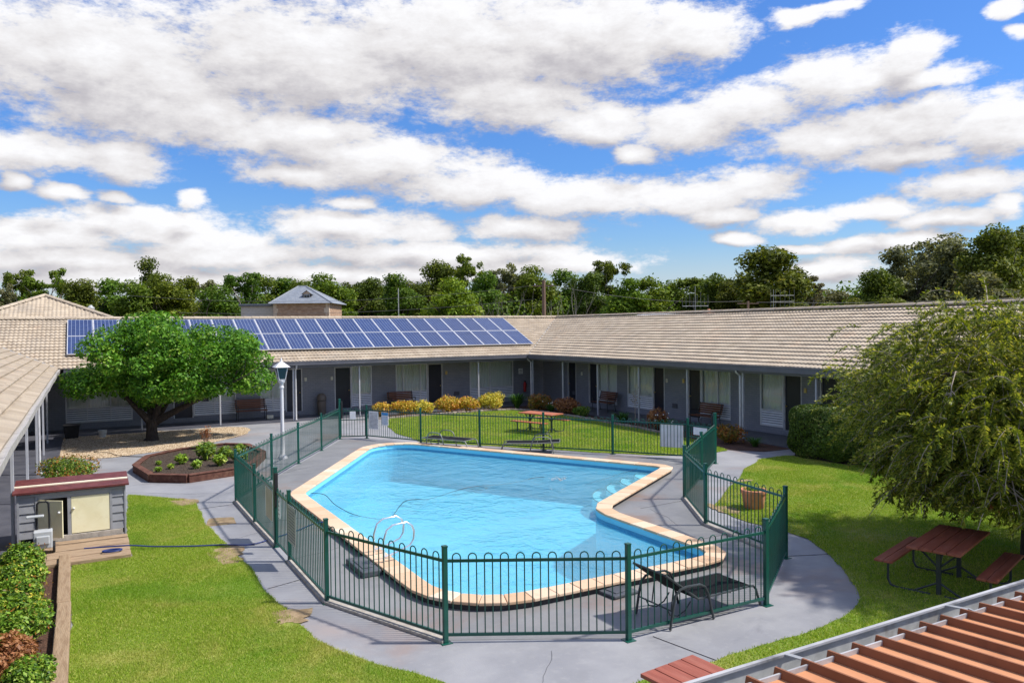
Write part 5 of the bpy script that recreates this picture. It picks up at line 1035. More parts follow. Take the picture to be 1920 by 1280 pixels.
# ================================================================== near corrugated roof below the balcony
cr = thing('verandah_roof', 'rust brown ribbed metal roof with grey gutter just below the viewer', 'roof', (-15, -33, 0))
gy, gz = -32.50, 2.45; xa, xb = -20.5, -8.5
slope = lambda y: gz + .005 + (gy - .13 - y) * .055
m = MB(); rb = MB(); pitch = .186; n = int((xb - xa) / pitch); y0, y1 = gy - .13, -34.75
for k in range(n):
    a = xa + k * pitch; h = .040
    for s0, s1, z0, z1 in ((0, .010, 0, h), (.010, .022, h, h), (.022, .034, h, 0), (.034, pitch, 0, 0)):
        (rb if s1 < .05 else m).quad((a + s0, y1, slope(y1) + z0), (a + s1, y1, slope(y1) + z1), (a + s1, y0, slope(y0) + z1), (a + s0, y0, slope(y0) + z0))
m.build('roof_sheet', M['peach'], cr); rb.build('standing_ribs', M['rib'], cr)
m = MB(); m.box(xa, xb, gy - .175, gy - .165, gz - .02, gz + .032); m.build('flashing', M['galvlip'], cr)
m = MB(); prof = [(-.17, .03), (-.155, -.085), (-.13, -.105), (-.03, -.105), (-.01, -.09), (.0, .0), (-.004, .012), (-.018, .014)]
V = [(x, gy + a, gz + b) for x in (xa, xb) for a, b in prof]; k = len(prof); m.add(V, [(i, i + 1, k + i + 1, k + i) for i in range(k - 1)]); m.build('gutter', M['galv'], cr)
m = MB(); m.bar((xa, gy - .008, gz + .016), (xb, gy - .008, gz + .016), .022, .012); m.build('gutter_lip', M['galvlip'], cr)
m = MB(); m.box(xa, xb, gy - .19, gy - .172, 2.25, slope(y0) - .004); m.build('fascia', M['galv'], cr)
m = MB()
for k in range(9): x = xa + .35 + k * 1.33; m.bar((x, gy - .15, gz + .035), (x, gy - .01, gz + .018), .03, .006); m.bar((x, gy - .165, gz + .04), (x, gy - .155, gz - .03), .035, .012)
m.build('gutter_bracket', M['galv'], cr)
for x in (-19.5, -11.5):
    m = MB(); m.box(x - .05, x + .05, gy - .3, gy - .2, 0, 2.3); m.build('post', M['post'], cr)
# ================================================================== courtyard trees and hedge
def limb(mb, r, p, d, L, rad, depth, tips, bend=.25, up=.1, kids=(2, 3), seg=4, spread=.7):
    pts = [Vector(p)]; d = Vector(d).normalized(); rs = [rad]
    for k in range(seg):
        d = (d + Vector((r.uniform(-bend, bend), r.uniform(-bend, bend), r.uniform(-bend, bend) * .6 + up))).normalized(); pts.append(pts[-1] + d * (L / seg)); rs.append(rad * (1 - .55 * (k + 1) / seg))
    mb.tube(pts, rs, 7 if rad > .03 else 5)
    if depth <= 0: tips.append((pts[-1], d)); return
    for k in range(r.randint(*kids)):
        t = pts[-1] if k == 0 else pts[-1 - (k % 2)]; a = r.random() * 2 * PI
        nd = (d + Vector((math.cos(a), math.sin(a), r.uniform(-.1, .5))) * spread).normalized(); limb(mb, r, t, nd, L * r.uniform(.6, .8), rs[-1] * .8, depth - 1, tips, bend, up, kids, seg, spread)
r = random.Random(12)
tx, ty = -18.36, -3.08
ot = thing('orange_tree', 'broad dense bright green citrus tree standing in the gravel bed', 'tree', (tx, ty, 0))
m = MB(); m.tube([(tx, ty, -.02), (tx + .03, ty, .12), (tx + .02, ty, .45), (tx + .04, ty + .02, .8)], [.30, .22, .19, .22], 12); tips = []
for dv, L, rad in (((-.75, .1, .9), 1.3, .15), ((-.1, .5, 1.), 1.4, .17), ((.35, -.3, 1.), 1.3, .15), ((1.15, -.35, .62), 2.2, .15), ((.8, .4, .9), 1.5, .12)):
    limb(m, r, (tx + .04 + .08 * dv[0], ty, .7), dv, L, rad, 2, tips, .14, .05)
m.build('trunk', M['bark'], ot, smooth=True)
rg = np.random.default_rng(3); ccx, ccy = tx + .75, ty - .1; bl = []
def dome(n, rx, ry, zc, rz, b0, b1, zs=1.):
    out = []
    for k in range(n):
        d = rg.normal(0, 1, 3); d /= np.linalg.norm(d); q = rg.uniform(.55, .86); s = rg.uniform(b0, b1)
        z = d[2] * q * rz
        if d[2] < -.45: z *= .8
        out.append((ccx + d[0] * q * rx, ccy + d[1] * q * ry, zc + z, s, s, s * rg.uniform(.6, .85)))
    return out
bl = dome(58, 3.75, 3.3, 2.9, 1.8, .42, .92); bl += [(ccx - 1.9, ccy, 3.75, 1.0, 1.0, .65), (ccx + 1.7, ccy - .3, 3.7, 1.05, 1.0, .65), (ccx - .9, ccy, 4.25, 1.0, 1.0, .6), (ccx - .3, ccy - .3, 4.4, .8, .8, .5), (ccx + 2.8, ccy - .8, 2.2, .9, .9, .6), (ccx - 3.0, ccy - .4, 2.3, .8, .8, .6), (ccx + .3, ccy + .5, 3.2, 1.9, 1.8, 1.0)]
V, F = leafcloud(rg, bl, 50000, .070, .62, .5, .5); mesh_np('crown', V, F, M['leaf_citrus'], ot)
# weeping bottlebrush beside the near picnic table
bx, by = -6.3, -27.95
bt = thing('weeping_tree', 'weeping bottlebrush tree with drooping branches over the dark picnic table', 'tree', (bx, by, 0))
r = random.Random(5); rg = np.random.default_rng(9); mb = MB(); tw = MB(); LV = []; FL = []
mb.tube([(bx, by, -.02), (bx - .05, by, .5), (bx + .06, by + .04, 1.2), (bx, by, 1.9)], [.17, .13, .12, .10], 10)
def brush_leaves(pts, n, size):
    P = np.array([tuple(p) for p in pts]); T = np.gradient(P, axis=0); T /= np.linalg.norm(T, axis=1)[:, None] + 1e-9
    t = rg.random(n) * (len(P) - 1); i = t.astype(int); f_ = (t - i)[:, None]; c = P[i] * (1 - f_) + P[i + 1] * f_; d = T[i]
    q = rg.normal(0, 1, (n, 3)); q -= (q * d).sum(1)[:, None] * d; q /= np.linalg.norm(q, axis=1)[:, None]
    a = q * .75 + d * .65; a /= np.linalg.norm(a, axis=1)[:, None]; w = np.cross(a, d); w /= np.linalg.norm(w, axis=1)[:, None] + 1e-9
    s = size * rg.uniform(.7, 1.3, n)[:, None]; ww = s * .15
    LV.append(np.stack([c, c + a * s * .55 + w * ww, c + a * s, c + a * s * .55 - w * ww], 1).reshape(-1, 3))
nmain = 26
for k in range(nmain):
    a = 2 * PI * (k + r.uniform(-.3, .3)) / nmain; el = r.uniform(.25, 1.05) if k % 4 else r.uniform(1.05, 1.35); z0 = r.uniform(1.3, 2.0)
    p = Vector((bx, by, z0)); d = Vector((math.cos(a) * math.cos(el), math.sin(a) * math.cos(el), math.sin(el))); pts = [p]; L = r.uniform(2.0, 2.7)
    for j in range(7):
        d = (d + Vector((r.uniform(-.12, .12), r.uniform(-.12, .12), -.07 - .035 * j))).normalized(); pts.append(pts[-1] + d * L / 7)
    mb.tube(pts, [.055 * (1 - .8 * j / 7) for j in range(8)], 6)
    for j in range(13):
        t = r.uniform(1.5, 7); i = min(int(t), 6); q = pts[i].lerp(pts[i + 1], t - i); b = r.random() * 2 * PI
        rad = Vector((q.x - bx, q.y - by, 0)); rad = rad.normalized() if rad.length > .2 else Vector((math.cos(b), math.sin(b), 0))
        e = (rad * r.uniform(.2, 1.) + Vector((math.cos(b), math.sin(b), r.uniform(-.1, .8))) * .75).normalized(); sp_ = [q]; SL2 = r.uniform(.6, 1.15)
        for h in range(5):
            e = (e + Vector((r.uniform(-.1, .1), r.uniform(-.1, .1), -.27))).normalized(); sp_.append(sp_[-1] + e * SL2 / 5)
        (tw if r.random() < .75 else mb).tube(sp_, [.015, .013, .010, .008, .007, .005], 4, cap=False)
        for h in range(9):
            t2 = r.uniform(.8, 5); i2 = min(int(t2), 4); q2 = sp_[i2].lerp(sp_[i2 + 1], t2 - i2); b2 = r.random() * 2 * PI
            g = (e * .5 + Vector((math.cos(b2), math.sin(b2), r.uniform(-.3, .75))) * .8).normalized(); s2 = [q2]; L2 = r.uniform(.22, .55)
            for h2 in range(4):
                g = (g + Vector((0, 0, -.30))).normalized(); s2.append(s2[-1] + g * L2 / 4)
            if s2[-1].z < .95 - .1 * r.random() and s2[-1].x < -6.2 or s2[-1].z < .5: continue
            tw.tube(s2, [.007, .006, .005, .004, .003], 3, cap=False)
            brush_leaves(s2[1 if r.random() < .4 else 0:], 60, .085)
            if r.random() < .012: FL.append((s2[3], s2[4]))
mb.build('trunk', M['bark'], bt, smooth=True)
lumps = [(rg.normal(0, 1, 3)) for k in range(26)]; lumps = [v / np.linalg.norm(v) for v in lumps]
for k in range(3000):
    v = rg.normal(0, 1, 3); v /= np.linalg.norm(v); v[2] = abs(v[2]) * (1 if rg.random() < .72 else -.75)
    bulge = 1 + .34 * max(max(float(v @ l) for l in lumps) - .86, 0) / .14 - .12
    q = (.45 + .55 * rg.random() ** .45) * bulge * (1.16 if rg.random() < .10 else 1); p = Vector((bx + 2.66 * q * v[0], by + 2.66 * q * v[1], 2.2 + 1.95 * q * v[2]))
    if p.z < (1.25 if p.x < -6.6 else .8): continue
    o_ = Vector((v[0], v[1], 0)); d = (o_ * rg.uniform(.4, 1.1) + Vector((rg.normal(0, .35), rg.normal(0, .35), rg.uniform(-.1, .75)))).normalized(); s2 = [p]; L2 = rg.uniform(.38, .85)
    for h2 in range(4): d = (d + Vector((0, 0, -.36))).normalized(); s2.append(s2[-1] + d * L2 / 4)
    if rg.random() < .45: tw.tube(s2, [.009, .008, .007, .005, .004], 3, cap=False)
    brush_leaves(s2, 64, .078)
V, F = leafcloud(rg, [(bx, by, 2.25, 2.25, 2.25, 1.55), (bx, by, 1.8, 2.0, 2.0, .7)], 70000, .085, .1, .1, .13); LV.append(V)
tw.build('twigs', M['twig'], bt)
V = np.concatenate(LV); mesh_np('crown', V, np.arange(len(V)).reshape(-1, 4), M['leaf_brush'], bt)
fm = MB()
for p, q in FL:
    for k in range(26): c_ = p.lerp(q, r.random()); dd = Vector((r.gauss(0, 1), r.gauss(0, 1), r.gauss(0, 1))).normalized() * .035; fm.bar(c_, c_ + dd, .003, .003)
if FL: fm.build('flower', pmat('red_flower', (.36, .07, .03), None, 5, .7), bt)
# clipped hedge block
hd = thing('hedge', 'clipped boxy dark green hedge by the right wing verandah', 'hedge', (-.4, -19.3, 0)); hx0, hx1, hy0, hy1, hh = -1.42, .0, -20.35, -18.2, 1.62
n = 30000; U3 = rg.random((n, 3)); face = rg.integers(0, 5, n); P = np.c_[hx0 + U3[:, 0] * (hx1 - hx0), hy0 + U3[:, 1] * (hy1 - hy0), .05 + U3[:, 2] * (hh - .05)]; dp = rg.random(n) ** 2 * .18
P[:, 0] = np.where(face == 0, hx0 + dp, np.where(face == 1, hx1 - dp, P[:, 0])); P[:, 1] = np.where(face == 2, hy0 + dp, np.where(face == 3, hy1 - dp, P[:, 1])); P[:, 2] = np.where(face == 4, hh - dp, P[:, 2])
c3 = np.array([(hx0 + hx1) / 2, (hy0 + hy1) / 2, .8]); h3 = np.array([(hx1 - hx0) / 2, (hy1 - hy0) / 2, .82]); w3 = (P - c3) / h3; ln = (np.abs(w3) ** 5).sum(1) ** .2; P = c3 + w3 / np.maximum(ln, .9)[:, None] * .97 * h3
P += .05 * np.c_[np.sin(P[:, 1] * 5 + P[:, 2] * 4), np.sin(P[:, 0] * 5 + P[:, 2] * 6), np.sin(P[:, 0] * 6 + P[:, 1] * 5)]; P[:, 2] = np.maximum(P[:, 2], .02)
nr = (P - c3) / h3 + rg.normal(0, .8, (n, 3)); nr /= np.linalg.norm(nr, axis=1)[:, None]; t_ = np.cross(nr, rg.normal(0, 1, (n, 3))); t_ /= np.linalg.norm(t_, axis=1)[:, None]; q_ = np.cross(nr, t_); s_ = .042 * rg.uniform(.6, 1.3, n)[:, None]
V = np.stack([P - t_ * s_, P + q_ * s_ * .5, P + t_ * s_, P - q_ * s_ * .5], 1).reshape(-1, 3); mesh_np('foliage', V, np.arange(4 * n).reshape(-1, 4), M['leaf_hedge'], hd)
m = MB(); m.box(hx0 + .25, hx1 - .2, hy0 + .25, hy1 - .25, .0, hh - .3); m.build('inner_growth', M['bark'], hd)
shrub('green_shrub', 'small green shrub at the foot of the hedge under the weeping tree', 'shrub', (-1.0, -20.9, 0), .5, .45, .55, 900, .045, M['leaf_mid'], None, 41)
shrub('rusty_shrub', 'leafy rust-flecked shrub between the hedge and the weeping tree', 'shrub', (-.6, -21.6, 0), .55, .5, .9, 1200, .045, M['leaf_rust'], None, 42)
# ================================================================== trees beyond the motel
def bgmat(n, st): return leafmat(n, st, .32, .6, .30, .2, .5)
BM = dict(dark=bgmat('dark_tree_leaves', [(0, (0.0392, 0.063, 0.007)), (.5, (0.0896, 0.137, 0.014)), (.9, (0.157, 0.21, 0.028)), (1, (0.213, 0.238, 0.056))]),
          olive=bgmat('olive_tree_leaves', [(0, (0.0486, 0.0878, 0.00675)), (.5, (0.102, 0.169, 0.0135)), (.9, (0.173, 0.25, 0.027)), (1, (0.238, 0.284, 0.054))]),
          green=bgmat('green_tree_leaves', [(0, (0.05, 0.1, 0.0075)), (.5, (0.125, 0.213, 0.0163)), (.9, (0.213, 0.325, 0.0312)), (1, (0.3, 0.388, 0.05))]),
          bright=bgmat('bright_tree_leaves', [(0, (.06, .14, .008)), (.5, (.13, .27, .018)), (.9, (.22, .38, .03)), (1, (.33, .46, .07))]),
          grey=bgmat('grey_green_leaves', [(0, (0.0625, 0.07, 0.0275)), (.5, (0.15, 0.156, 0.0688)), (.9, (0.25, 0.25, 0.125)), (1, (0.35, 0.338, 0.2))]),
          yellow=bgmat('yellow_green_leaves', [(0, (.07, .085, .008)), (.5, (.16, .175, .018)), (1, (.30, .29, .05))]))
def bgproto(kind, mat, seed, n):
    """a tree of unit height: crown of leaf clumps on its own trunk and limbs; copies are scaled"""
    r = random.Random(seed); g = np.random.default_rng(seed); o = bpy.data.objects.new('tree', None); COL.objects.link(o); mb = MB(); tips = []; bl = []
    H = 10.
    if kind == 'gum':
        mb.tube([(0, 0, 0), (.1, .05, 2.5), (-.05, 0, 5.)], [.28, .22, .16], 7)
        for k in range(5): a = k * 1.26 + r.random(); limb(mb, r, (-.05, 0, 4.2 + .3 * k), (math.cos(a) * .6, math.sin(a) * .6, 1), 2.4, .11, 1, tips, .2, .1, (2, 3), 3)
        for p, d in tips: s = r.uniform(.55, .95); bl.append((p.x, p.y, p.z + .2, s, s, s * .7))
        bl = [(x + r.uniform(-.5, .5), y + r.uniform(-.5, .5), z + r.uniform(-.9, .5), s * r.uniform(.5, .9), s * r.uniform(.5, .9), s * r.uniform(.35, .6)) for (x, y, z, s, _, _) in bl for q in range(3)]
        for k in range(9): a = r.random() * 6.3; q = r.uniform(.5, 1.4); bl.append((q * math.cos(a), q * math.sin(a), r.uniform(2.5, 6.5), .8, .8, .6))
    else:
        mb.tube([(0, 0, 0), (.1, .05, 2), (0, 0, 4.)], [.32, .26, .18], 7)
        for k in range(4): a = k * 1.6 + r.random(); limb(mb, r, (0, 0, 2.6 + .5 * k), (math.cos(a), math.sin(a), 1.1), 2.6, .11, 1, tips, .2, .08, (2, 2), 3)
        W0 = {'round': 2.5, 'bush': 2.4, 'tall': 2.0}[kind]; zc, hz = {'round': (5.4, 4.2), 'bush': (4.6, 4.6), 'tall': (5.2, 4.6)}[kind]
        for k in range(52):
            d = g.normal(0, 1, 3); d /= np.linalg.norm(d); q = g.uniform(.4, .95); s = g.uniform(.6, 1.2); tp = 1 - .25 * max(0, d[2])
            bl.append((d[0] * q * W0 * tp, d[1] * q * W0 * tp, zc + d[2] * q * hz, s, s, s * .8))
    zt = max(b[2] + b[5] for b in bl); bl = [(b[0], b[1], b[2] * H / zt, b[3], b[4], b[5]) for b in bl]
    wd = max(math.hypot(b[0], b[1]) + b[3] * .8 for b in bl); k = 2.5 / wd; bl = [(b[0] * k, b[1] * k, b[2], b[3], b[4], b[5]) for b in bl]
    mb.build('trunk', M['palebark' if kind == 'gum' else 'bark'], o)
    V, F = leafcloud(g, bl, n, .125, .35, .3, .6); mesh_np('crown', V, F, BM[mat], o)
    return o
PROTO = {}
def bgtree(kind, mat, var, X, Y, H, Wd, label, name='tree', group='trees beyond the motel roofs'):
    key = (kind, mat, var)
    if key not in PROTO: PROTO[key] = bgproto(kind, mat, sum(map(ord, kind + mat)) + var * 17, {'gum': 7500, 'round': 17000, 'bush': 17000, 'tall': 14000}[kind]); o = PROTO[key]
    else: o = dup(PROTO[key], (0, 0, 0))
    o.location = (X, Y, -.05); o.rotation_euler = (0, 0, random.random() * 6.3); Wd *= 1.42; o.scale = (Wd / 5., Wd / 5., H / 10.)
    o.name = name; return tag(o, label, 'tree', group)
TREES = [
 ('gum', 'grey', 0, -29.0, 78.2, 10.4, 2.6, 'thin pale grey tree at the left edge of the skyline', 'gum_tree'),
 ('gum', 'olive', 0, -28.0, 89.0, 12.9, 3.2, 'slim sparse gum tree above the left hip roof, second at the left edge', 'gum_tree'),
 ('gum', 'olive', 1, -24.4, 87.0, 13.1, 4.4, 'tall open gum tree above the peak of the left hip roof', 'gum_tree'),
 ('bush', 'dark', 0, -20.9, 73.6, 11.0, 4.6, 'dark shaggy tree above the flue pipe', 'tree'),
 ('bush', 'olive', 0, -17.6, 77.5, 11.4, 5.8, 'broad olive tree left of the tall dark-topped tree', 'tree'),
 ('bush', 'olive', 1, -14.7, 66.7, 10.6, 4.8, 'olive tree in front of the tall dark-topped tree', 'tree'),
 ('tall', 'dark', 0, -11.8, 88.0, 15.1, 4.6, 'tall dark-topped tree, highest on the left skyline', 'tree'),
 ('round', 'olive', 0, -11.3, 68.3, 11.6, 5.2, 'large rounded olive tree behind the citrus tree', 'tree'),
 ('bush', 'olive', 0, -9.1, 72.8, 11.5, 4.4, 'olive tree just right of the large rounded one behind the citrus', 'tree'),
 ('gum', 'grey', 1, -5.8, 82.4, 11.6, 3.6, 'thin grey sparse tree above the right of the citrus crown', 'gum_tree'),
 ('bush', 'olive', 1, -6.9, 62.4, 9.9, 5.0, 'lower bushy tree left of the stone house annex', 'tree'),
 ('gum', 'olive', 0, -2.4, 69.1, 11.8, 4.0, 'open round-headed gum tree above the pale annex', 'gum_tree'),
 ('bush', 'olive', 0, 2.5, 77.8, 12.3, 5.6, 'olive tree behind the left slope of the grey iron roof', 'tree'),
 ('round', 'olive', 1, 5.7, 78.3, 12.0, 5.6, 'olive tree rising behind the peak of the grey iron roof', 'tree'),
 ('bush', 'dark', 0, 6.3, 70.0, 11.2, 5.0, 'dark tree behind the dormer of the stone house', 'tree'),
 ('round', 'olive', 0, 7.0, 61.6, 11.6, 5.6, 'big dense tree just right of the stone house', 'tree'),
 ('bush', 'dark', 1, 13.5, 74.0, 11.2, 4.6, 'dark tree second to the right of the stone house', 'tree'),
 ('round', 'dark', 0, 12.8, 65.2, 11.4, 4.6, 'round dark tree third to the right of the stone house', 'tree'),
 ('bush', 'olive', 0, 17.4, 71.8, 10.7, 4.2, 'lower olive tree left of the thin aerial mast', 'tree'),
 ('round', 'olive', 1, 14.5, 57.4, 11.4, 4.4, 'dense olive tree directly behind the thin aerial mast', 'tree'),
 ('bush', 'dark', 0, 19.4, 63.8, 11.0, 4.6, 'dark tree right of the thin aerial mast', 'tree'),
 ('round', 'dark', 1, 23.3, 64.0, 13.9, 5.4, 'tall dark tree above and left of the bright green tree', 'tree'),
 ('round', 'bright', 0, 9.6, 30.4, 9.1, 4.2, 'bright green tree close behind the back wing roof', 'tree'),
 ('gum', 'olive', 1, 30.7, 71.3, 15.7, 4.8, 'tall gum with separate leaf clumps above the bright green tree', 'gum_tree'),
 ('bush', 'olive', 1, 26.7, 57.5, 12.0, 4.6, 'olive tree right of the bright green tree', 'tree'),
 ('gum', 'grey', 0, 32.6, 63.4, 13.6, 4.8, 'greyish sparse gum left of the timber power pole', 'gum_tree'),
 ('bush', 'dark', 1, 37.8, 67.3, 12.6, 4.8, 'dark tree behind the bare trees left of the power pole', 'tree'),
 ('round', 'olive', 0, 34.7, 57.6, 13.2, 5.4, 'brown-green tree right behind the timber power pole', 'tree'),
 ('bush', 'olive', 0, 42.8, 62.3, 13.2, 5.6, 'olive tree right of the timber power pole', 'tree'),
 ('bush', 'dark', 0, 38.7, 50.8, 11.9, 4.2, 'dark tree left of the tall open gum in mid skyline', 'tree'),
 ('gum', 'olive', 0, 46.2, 55.8, 13.9, 4.4, 'tall open gum standing over the right wing ridge', 'gum_tree'),
 ('round', 'green', 0, 33.9, 35.2, 9.7, 4.6, 'mid green tree above the right wing, left one of a pair', 'tree'),
 ('bush', 'green', 0, 37.5, 35.5, 10.1, 5.2, 'mid green tree above the right wing, right one of a pair', 'tree'),
 ('bush', 'olive', 1, 52.9, 49.8, 11.0, 5.2, 'olive tree behind the television aerials', 'tree'),
 ('gum', 'dark', 0, 54.7, 46.5, 11.1, 5.4, 'dark open tree right of the television aerials', 'gum_tree'),
 ('bush', 'dark', 1, 51.7, 39.1, 11.2, 5.4, 'dark tree left behind the big round dark tree', 'tree'),
 ('round', 'dark', 0, 47.3, 32.3, 9.8, 3.8, 'small dark tree tucked against the left of the big dark one', 'tree'),
 ('round', 'dark', 1, 45.7, 25.2, 13.0, 7.2, 'big round very dark tree dominating the right skyline', 'tree'),
 ('gum', 'grey', 1, 61.3, 33.7, 10.6, 3.8, 'pale open tree at the right shoulder of the big dark tree', 'gum_tree'),
 ('bush', 'grey', 0, 68.5, 35.4, 9.2, 5.4, 'low grey-green tree in the dip right of the big dark tree', 'tree'),
 ('bush', 'yellow', 0, 49.2, 17.6, 6.9, 3.4, 'low yellowish tree above the ridge in the skyline dip', 'tree'),
 ('round', 'dark', 0, 53.3, 17.6, 10.2, 3.8, 'dark tree at the left end of the tall right-hand grove', 'tree'),
 ('bush', 'grey', 1, 57.8, 17.4, 12.9, 5.4, 'tall grey-green gum second in the right-hand grove', 'tree'),
 ('bush', 'grey', 0, 68.1, 20.8, 15.0, 6.0, 'tall feathery tree at the middle of the right-hand grove', 'tree'),
 ('bush', 'grey', 1, 62.8, 14.6, 13.5, 5.6, 'olive-grey tree right of the middle of the right-hand grove', 'tree'),
 ('round', 'dark', 1, 59.6, 9.5, 14.1, 5.0, 'tall dark tree near the right edge of the photo', 'tree'),
 ('bush', 'dark', 1, 70.3, 12.7, 15.2, 6.4, 'darkest tall tree cut off by the right edge', 'tree'),
 ('round', 'grey', 0, 48.6, 4.2, 8.8, 4.6, 'rounded pale grey-green tree in front of the right-hand grove', 'tree'),
 ('round', 'yellow', 0, 34.5, 2.9, 6.3, 2.4, 'bright yellow-green tree top peeping over the right ridge', 'tree'),
 ('bush', 'olive', 0, 43.0, 15.3, 6.4, 3.4, 'low olive tree poking above the right wing ridge', 'tree')]
for a in TREES: bgtree(*a[:8], name=a[8])
shrub('yellow_bush', 'yellow-green bush showing over the panels left of the bright tree', 'bush', (3.6, 17.6, 0), 1.7, 1.5, 5.6, 1500, .13, M['leaf_lime'], None, 51)
# a far belt of the same woodland closes the gaps between the single trees
g = np.random.default_rng(77); bl = []
for k in range(210):
    t = k / 209; X = -62 + 175 * t; Y = 112 - 100 * t ** 1.15; X += g.normal(0, 3); Y += g.normal(0, 4)
    s = g.uniform(2.4, 3.8); h = g.uniform(8.2, 11.2); bl.append((X, Y, h * .5, s, s, h * .5))
V, F = leafcloud(g, bl, 170000, .26, .4, .3, .65); V[:, 2] = np.maximum(V[:, 2], 0); tag(mesh_np('distant_woodland', V, F, BM['olive']), None, None, None, 'stuff')
def bare_tree(label, X, Y, H, seed, grp='bare trees by the power pole'):
    o = thing('bare_tree', label, 'tree', (X, Y, 0), grp); mb = MB(); r = random.Random(seed); tips = []
    for k in range(4): a = k * 1.6 + r.random(); limb(mb, r, (X, Y, .3), (.35 * math.cos(a), .35 * math.sin(a), 1.), H * .52, .07, 2, tips, .14, .1, (2, 3), 3, .5)
    mb.build('trunk', M['palebark'], o)
bare_tree('leafless pale tree left of the timber power pole', 12.9, 26.0, 6.6, 3); bare_tree('leafless pale tree right of the timber power pole', 16.6, 21.5, 7.0, 8); bare_tree('leafless tree furthest left of the bare group by the pole', 11.0, 28.5, 5.9, 13)
# ================================================================== stone house, poles, aerials, wires
hs_ = thing('stone_house', 'sandstone house with grey hipped iron roof and a small attic dormer', 'house', (-4.25, 31.1, 0))
hx, hy, ang = -4.25, 31.1, math.radians(-29); RR = lambda x, y, z: (hx + x * math.cos(ang) - y * math.sin(ang), hy + x * math.sin(ang) + y * math.cos(ang), z)
w2, dp2, ze2, za2 = 2.35, 5.0, 6.4, 8.0
m = MB(); m.box(-w2, w2, 0, dp2, 0, ze2, 0, RR); m.build('wall', M['sandstone'], hs_)
for x in (-w2, w2):
    m = MB()
    for k in range(16): q = .26 if k % 2 else .40; s = 1 if x < 0 else -1; m.box(min(x - s * .03, x + s * q), max(x - s * .03, x + s * q), -.03, .3, k * .4, k * .4 + .4, 0, RR)
    m.build('quoin', M['quoin'], hs_)
e = .35; m = MB(); a = [RR(-w2 - e, -e, ze2), RR(w2 + e, -e, ze2), RR(w2 + e, dp2 + e, ze2), RR(-w2 - e, dp2 + e, ze2)]; p, q = RR(-.9, 2.5, za2), RR(-.25, 2.5, za2)
m.quad(a[0], a[1], q, p); m.quad(a[1], a[2], q); m.quad(a[2], a[3], p, q); m.quad(a[3], a[0], p); m.quad(a[3], a[2], a[1], a[0]); rf = m.build('roof', M['iron'], hs_)
m = MB()
for s, t_ in ((a[0], p), (a[1], q), (a[2], q), (a[3], p), (p, q)): m.tube([s, t_], .06, 6)
m.build('ridge_cap', M['iron'], rf)
m = MB(); m.box(-.02, .70, .62, 1.9, 6.6, 7.22, 0, RR); dm = m.build('dormer', M['bark'], hs_)
m = MB(); m.quad(RR(-.12, .5, 7.2), RR(.34, .5, 7.54), RR(.34, 2.2, 7.54), RR(-.12, 2.2, 7.2)); m.quad(RR(.34, .5, 7.54), RR(.80, .5, 7.2), RR(.80, 2.2, 7.2), RR(.34, 2.2, 7.54)); m.build('dormer_roof', M['iron'], dm)
m = MB(); m.quad(RR(-.02, .60, 7.22), RR(.70, .60, 7.22), RR(.34, .60, 7.50)); m.build('gable', M['quoin'], dm)
m = MB(); m.box(.07, .61, .585, .615, 6.68, 7.18, 0, RR); wn = m.build('window', M['offwhite'], dm)
m = MB(); m.box(.11, .325, .57, .584, 6.72, 7.14, 0, RR); m.box(.355, .57, .57, .584, 6.72, 7.14, 0, RR); m.build('pane', M['lampglass'], wn)
an_ = thing('house_annex', 'pale flat-roofed annex joined to the left of the stone house', 'annex', (-7.6, 33, 0))
m = MB(); m.box(-5.35, -w2 - .04, .6, 4.6, 0, 6.2, 0, RR); m.build('wall', M['render'], an_)
m = MB(); m.box(-5.5, -w2 - .04, .4, 4.8, 6.32, 6.42, 0, RR); m.build('roof', M['iron'], an_); m = MB(); m.box(-5.48, -w2 - .05, .43, 4.7, 6.2, 6.32, 0, RR); m.build('gutter', M['trim'], an_)
m = MB(); m.box(-4.9, -4.5, .2, .59, 5.05, 5.35, 0, RR); m.build('air_conditioner', M['bluegrey'], an_)
pp = thing('power_pole', 'weathered timber power pole standing behind the roof corner', 'power pole', (11.8, 17.74, 0)); X, Y = 11.8, 17.74
m = MB(); m.tube([(X, Y, 0), (X + .02, Y, 7.9)], [.19, .14], 12); m.build('pole', M['pole'], pp, smooth=True)
m = MB(); m.bar((X - .75, Y + .42, 7.45), (X + .75, Y - .42, 7.45), .09, .1); m.build('crossarm', M['pole'], pp)
for k in (-.6, .6):
    m = MB(); m.lathe([(.02, 0), (.05, .03), (.03, .08), (.045, .12), (.01, .15)], 8, (X + k, Y - k * .56, 7.5)); m.build('insulator', M['white'], pp)
def mast(name, label, cat, X, Y, z0, z1, rad, mat): 
    o = thing(name, label, cat, (X, Y, z0)); m = MB(); m.tube([(X, Y, z0), (X, Y, z1)], rad, 8); m.build('pole', M[mat], o); return o
mast('aerial_mast', 'thin plain mast rising behind the middle of the solar panels', 'mast', .9, 21.5, 0, 7.3, .035, 'galv')
tv = mast('tv_aerial', 'television aerial with many bars above the right wing ridge', 'aerial', 22.4, 11.8, 4., 7.3, .015, 'galv'); m = MB(); X, Y = 22.4, 11.8
m.tube([(X - .9, Y + .5, 5.7), (X + .9, Y - .5, 5.7)], .018, 5)
for k in range(8): t = -1 + 2 * k / 7; m.tube([(X + .9 * t, Y - .5 * t, 5.7 - .15 * (k % 2)), (X + .9 * t, Y - .5 * t, 6.4 + .2 * (k % 3))], .006, 4)
m.build('element', M['galv'], tv)
tv2 = mast('tv_aerial', 'second television aerial, a ladder of bars beside the big dark tree', 'aerial', 28.6, 9.4, 4., 7.0, .015, 'galv'); m = MB(); X, Y = 28.6, 9.4
for z in (6.0, 6.5): m.tube([(X - .2, Y + .1, z), (X + 1.5, Y - .8, z)], .014, 4)
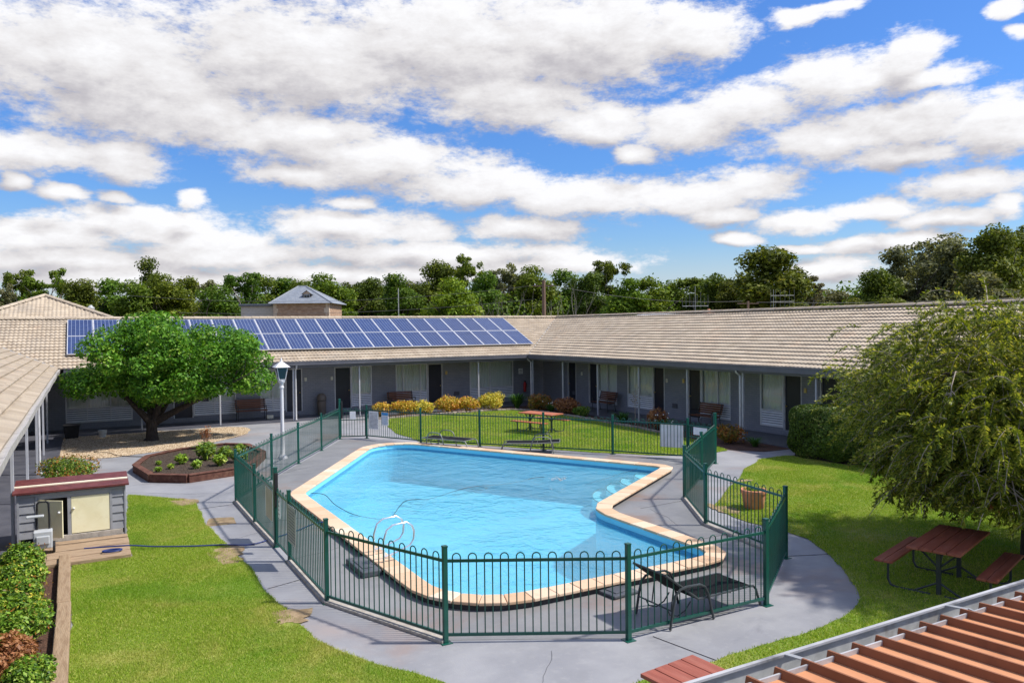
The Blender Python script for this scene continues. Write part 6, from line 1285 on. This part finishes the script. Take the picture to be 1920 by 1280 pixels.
for k in range(6): m.tube([(X - .2 + .34 * k, Y + .1 - .18 * k, 5.5), (X - .2 + .34 * k, Y + .1 - .18 * k, 7.0)], .007, 4)
m.build('element', M['galv'], tv2)
p2 = mast('power_pole', 'short pole with insulators left of the ladder-like aerial', 'power pole', 27.4, 11.0, 0, 6.1, .09, 'pole'); m = MB(); m.bar((26.6, 11.4, 5.9), (28.2, 10.6, 5.9), .08, .08); m.build('crossarm', M['pole'], p2)
ch = thing('chimney', 'small brick chimney on a far roof by the aerial', 'chimney', (22.9, 10.8, 3.8)); m = MB(); m.box(22.5, 23.3, 10.5, 11.1, 3.6, 5.15); m.build('stack', M['sandstone'], ch); m = MB(); m.lathe([(.12, 5.15), (.10, 5.45)], 10, (22.9, 10.8, 0)); m.build('pot', M['terracotta'], ch)
fr_ = thing('far_roof', 'low pale far roof just over the right wing ridge', 'roof', (19, 9, 0)); m = MB(); m.box(14.5, 24.5, 8.5, 11.5, 0, 4.5); m.build('wall', M['render'], fr_); m = MB(); m.add([(14.2, 8.2, 4.5), (24.8, 8.2, 4.5), (24.8, 11.8, 4.5), (14.2, 11.8, 4.5), (15.5, 10, 5.05), (23.5, 10, 5.05)], [(0, 1, 5, 4), (1, 2, 5), (2, 3, 4, 5), (3, 0, 4), (3, 2, 1, 0)]); m.build('roof', M['offwhite'], fr_)
def wire(label, a, b, sag, rad=.012):
    m = MB(); a = Vector(a); b = Vector(b); m.tube([a.lerp(b, t) - Vector((0, 0, sag * 4 * t * (1 - t))) for t in np.linspace(0, 1, 14)], rad, 4); tag(m.build('power_line', M['wire']), label, 'wire', 'overhead wires')
wire('overhead wire sagging from the power pole towards the far right', (12.4, 17.4, 7.5), (27.0, 11.2, 6.1), .5)
wire('overhead wire leading left from the timber power pole', (11.2, 18.1, 7.5), (-18, 36, 7.2), .9)
wire('overhead wire dropping across the stone house front', (11.2, 18.1, 6.4), (-14, 30, 5.6), .5)
wire('overhead wire passing in front of the big dark tree', (28.1, 10.7, 6.0), (60, -6, 7.0), .5)
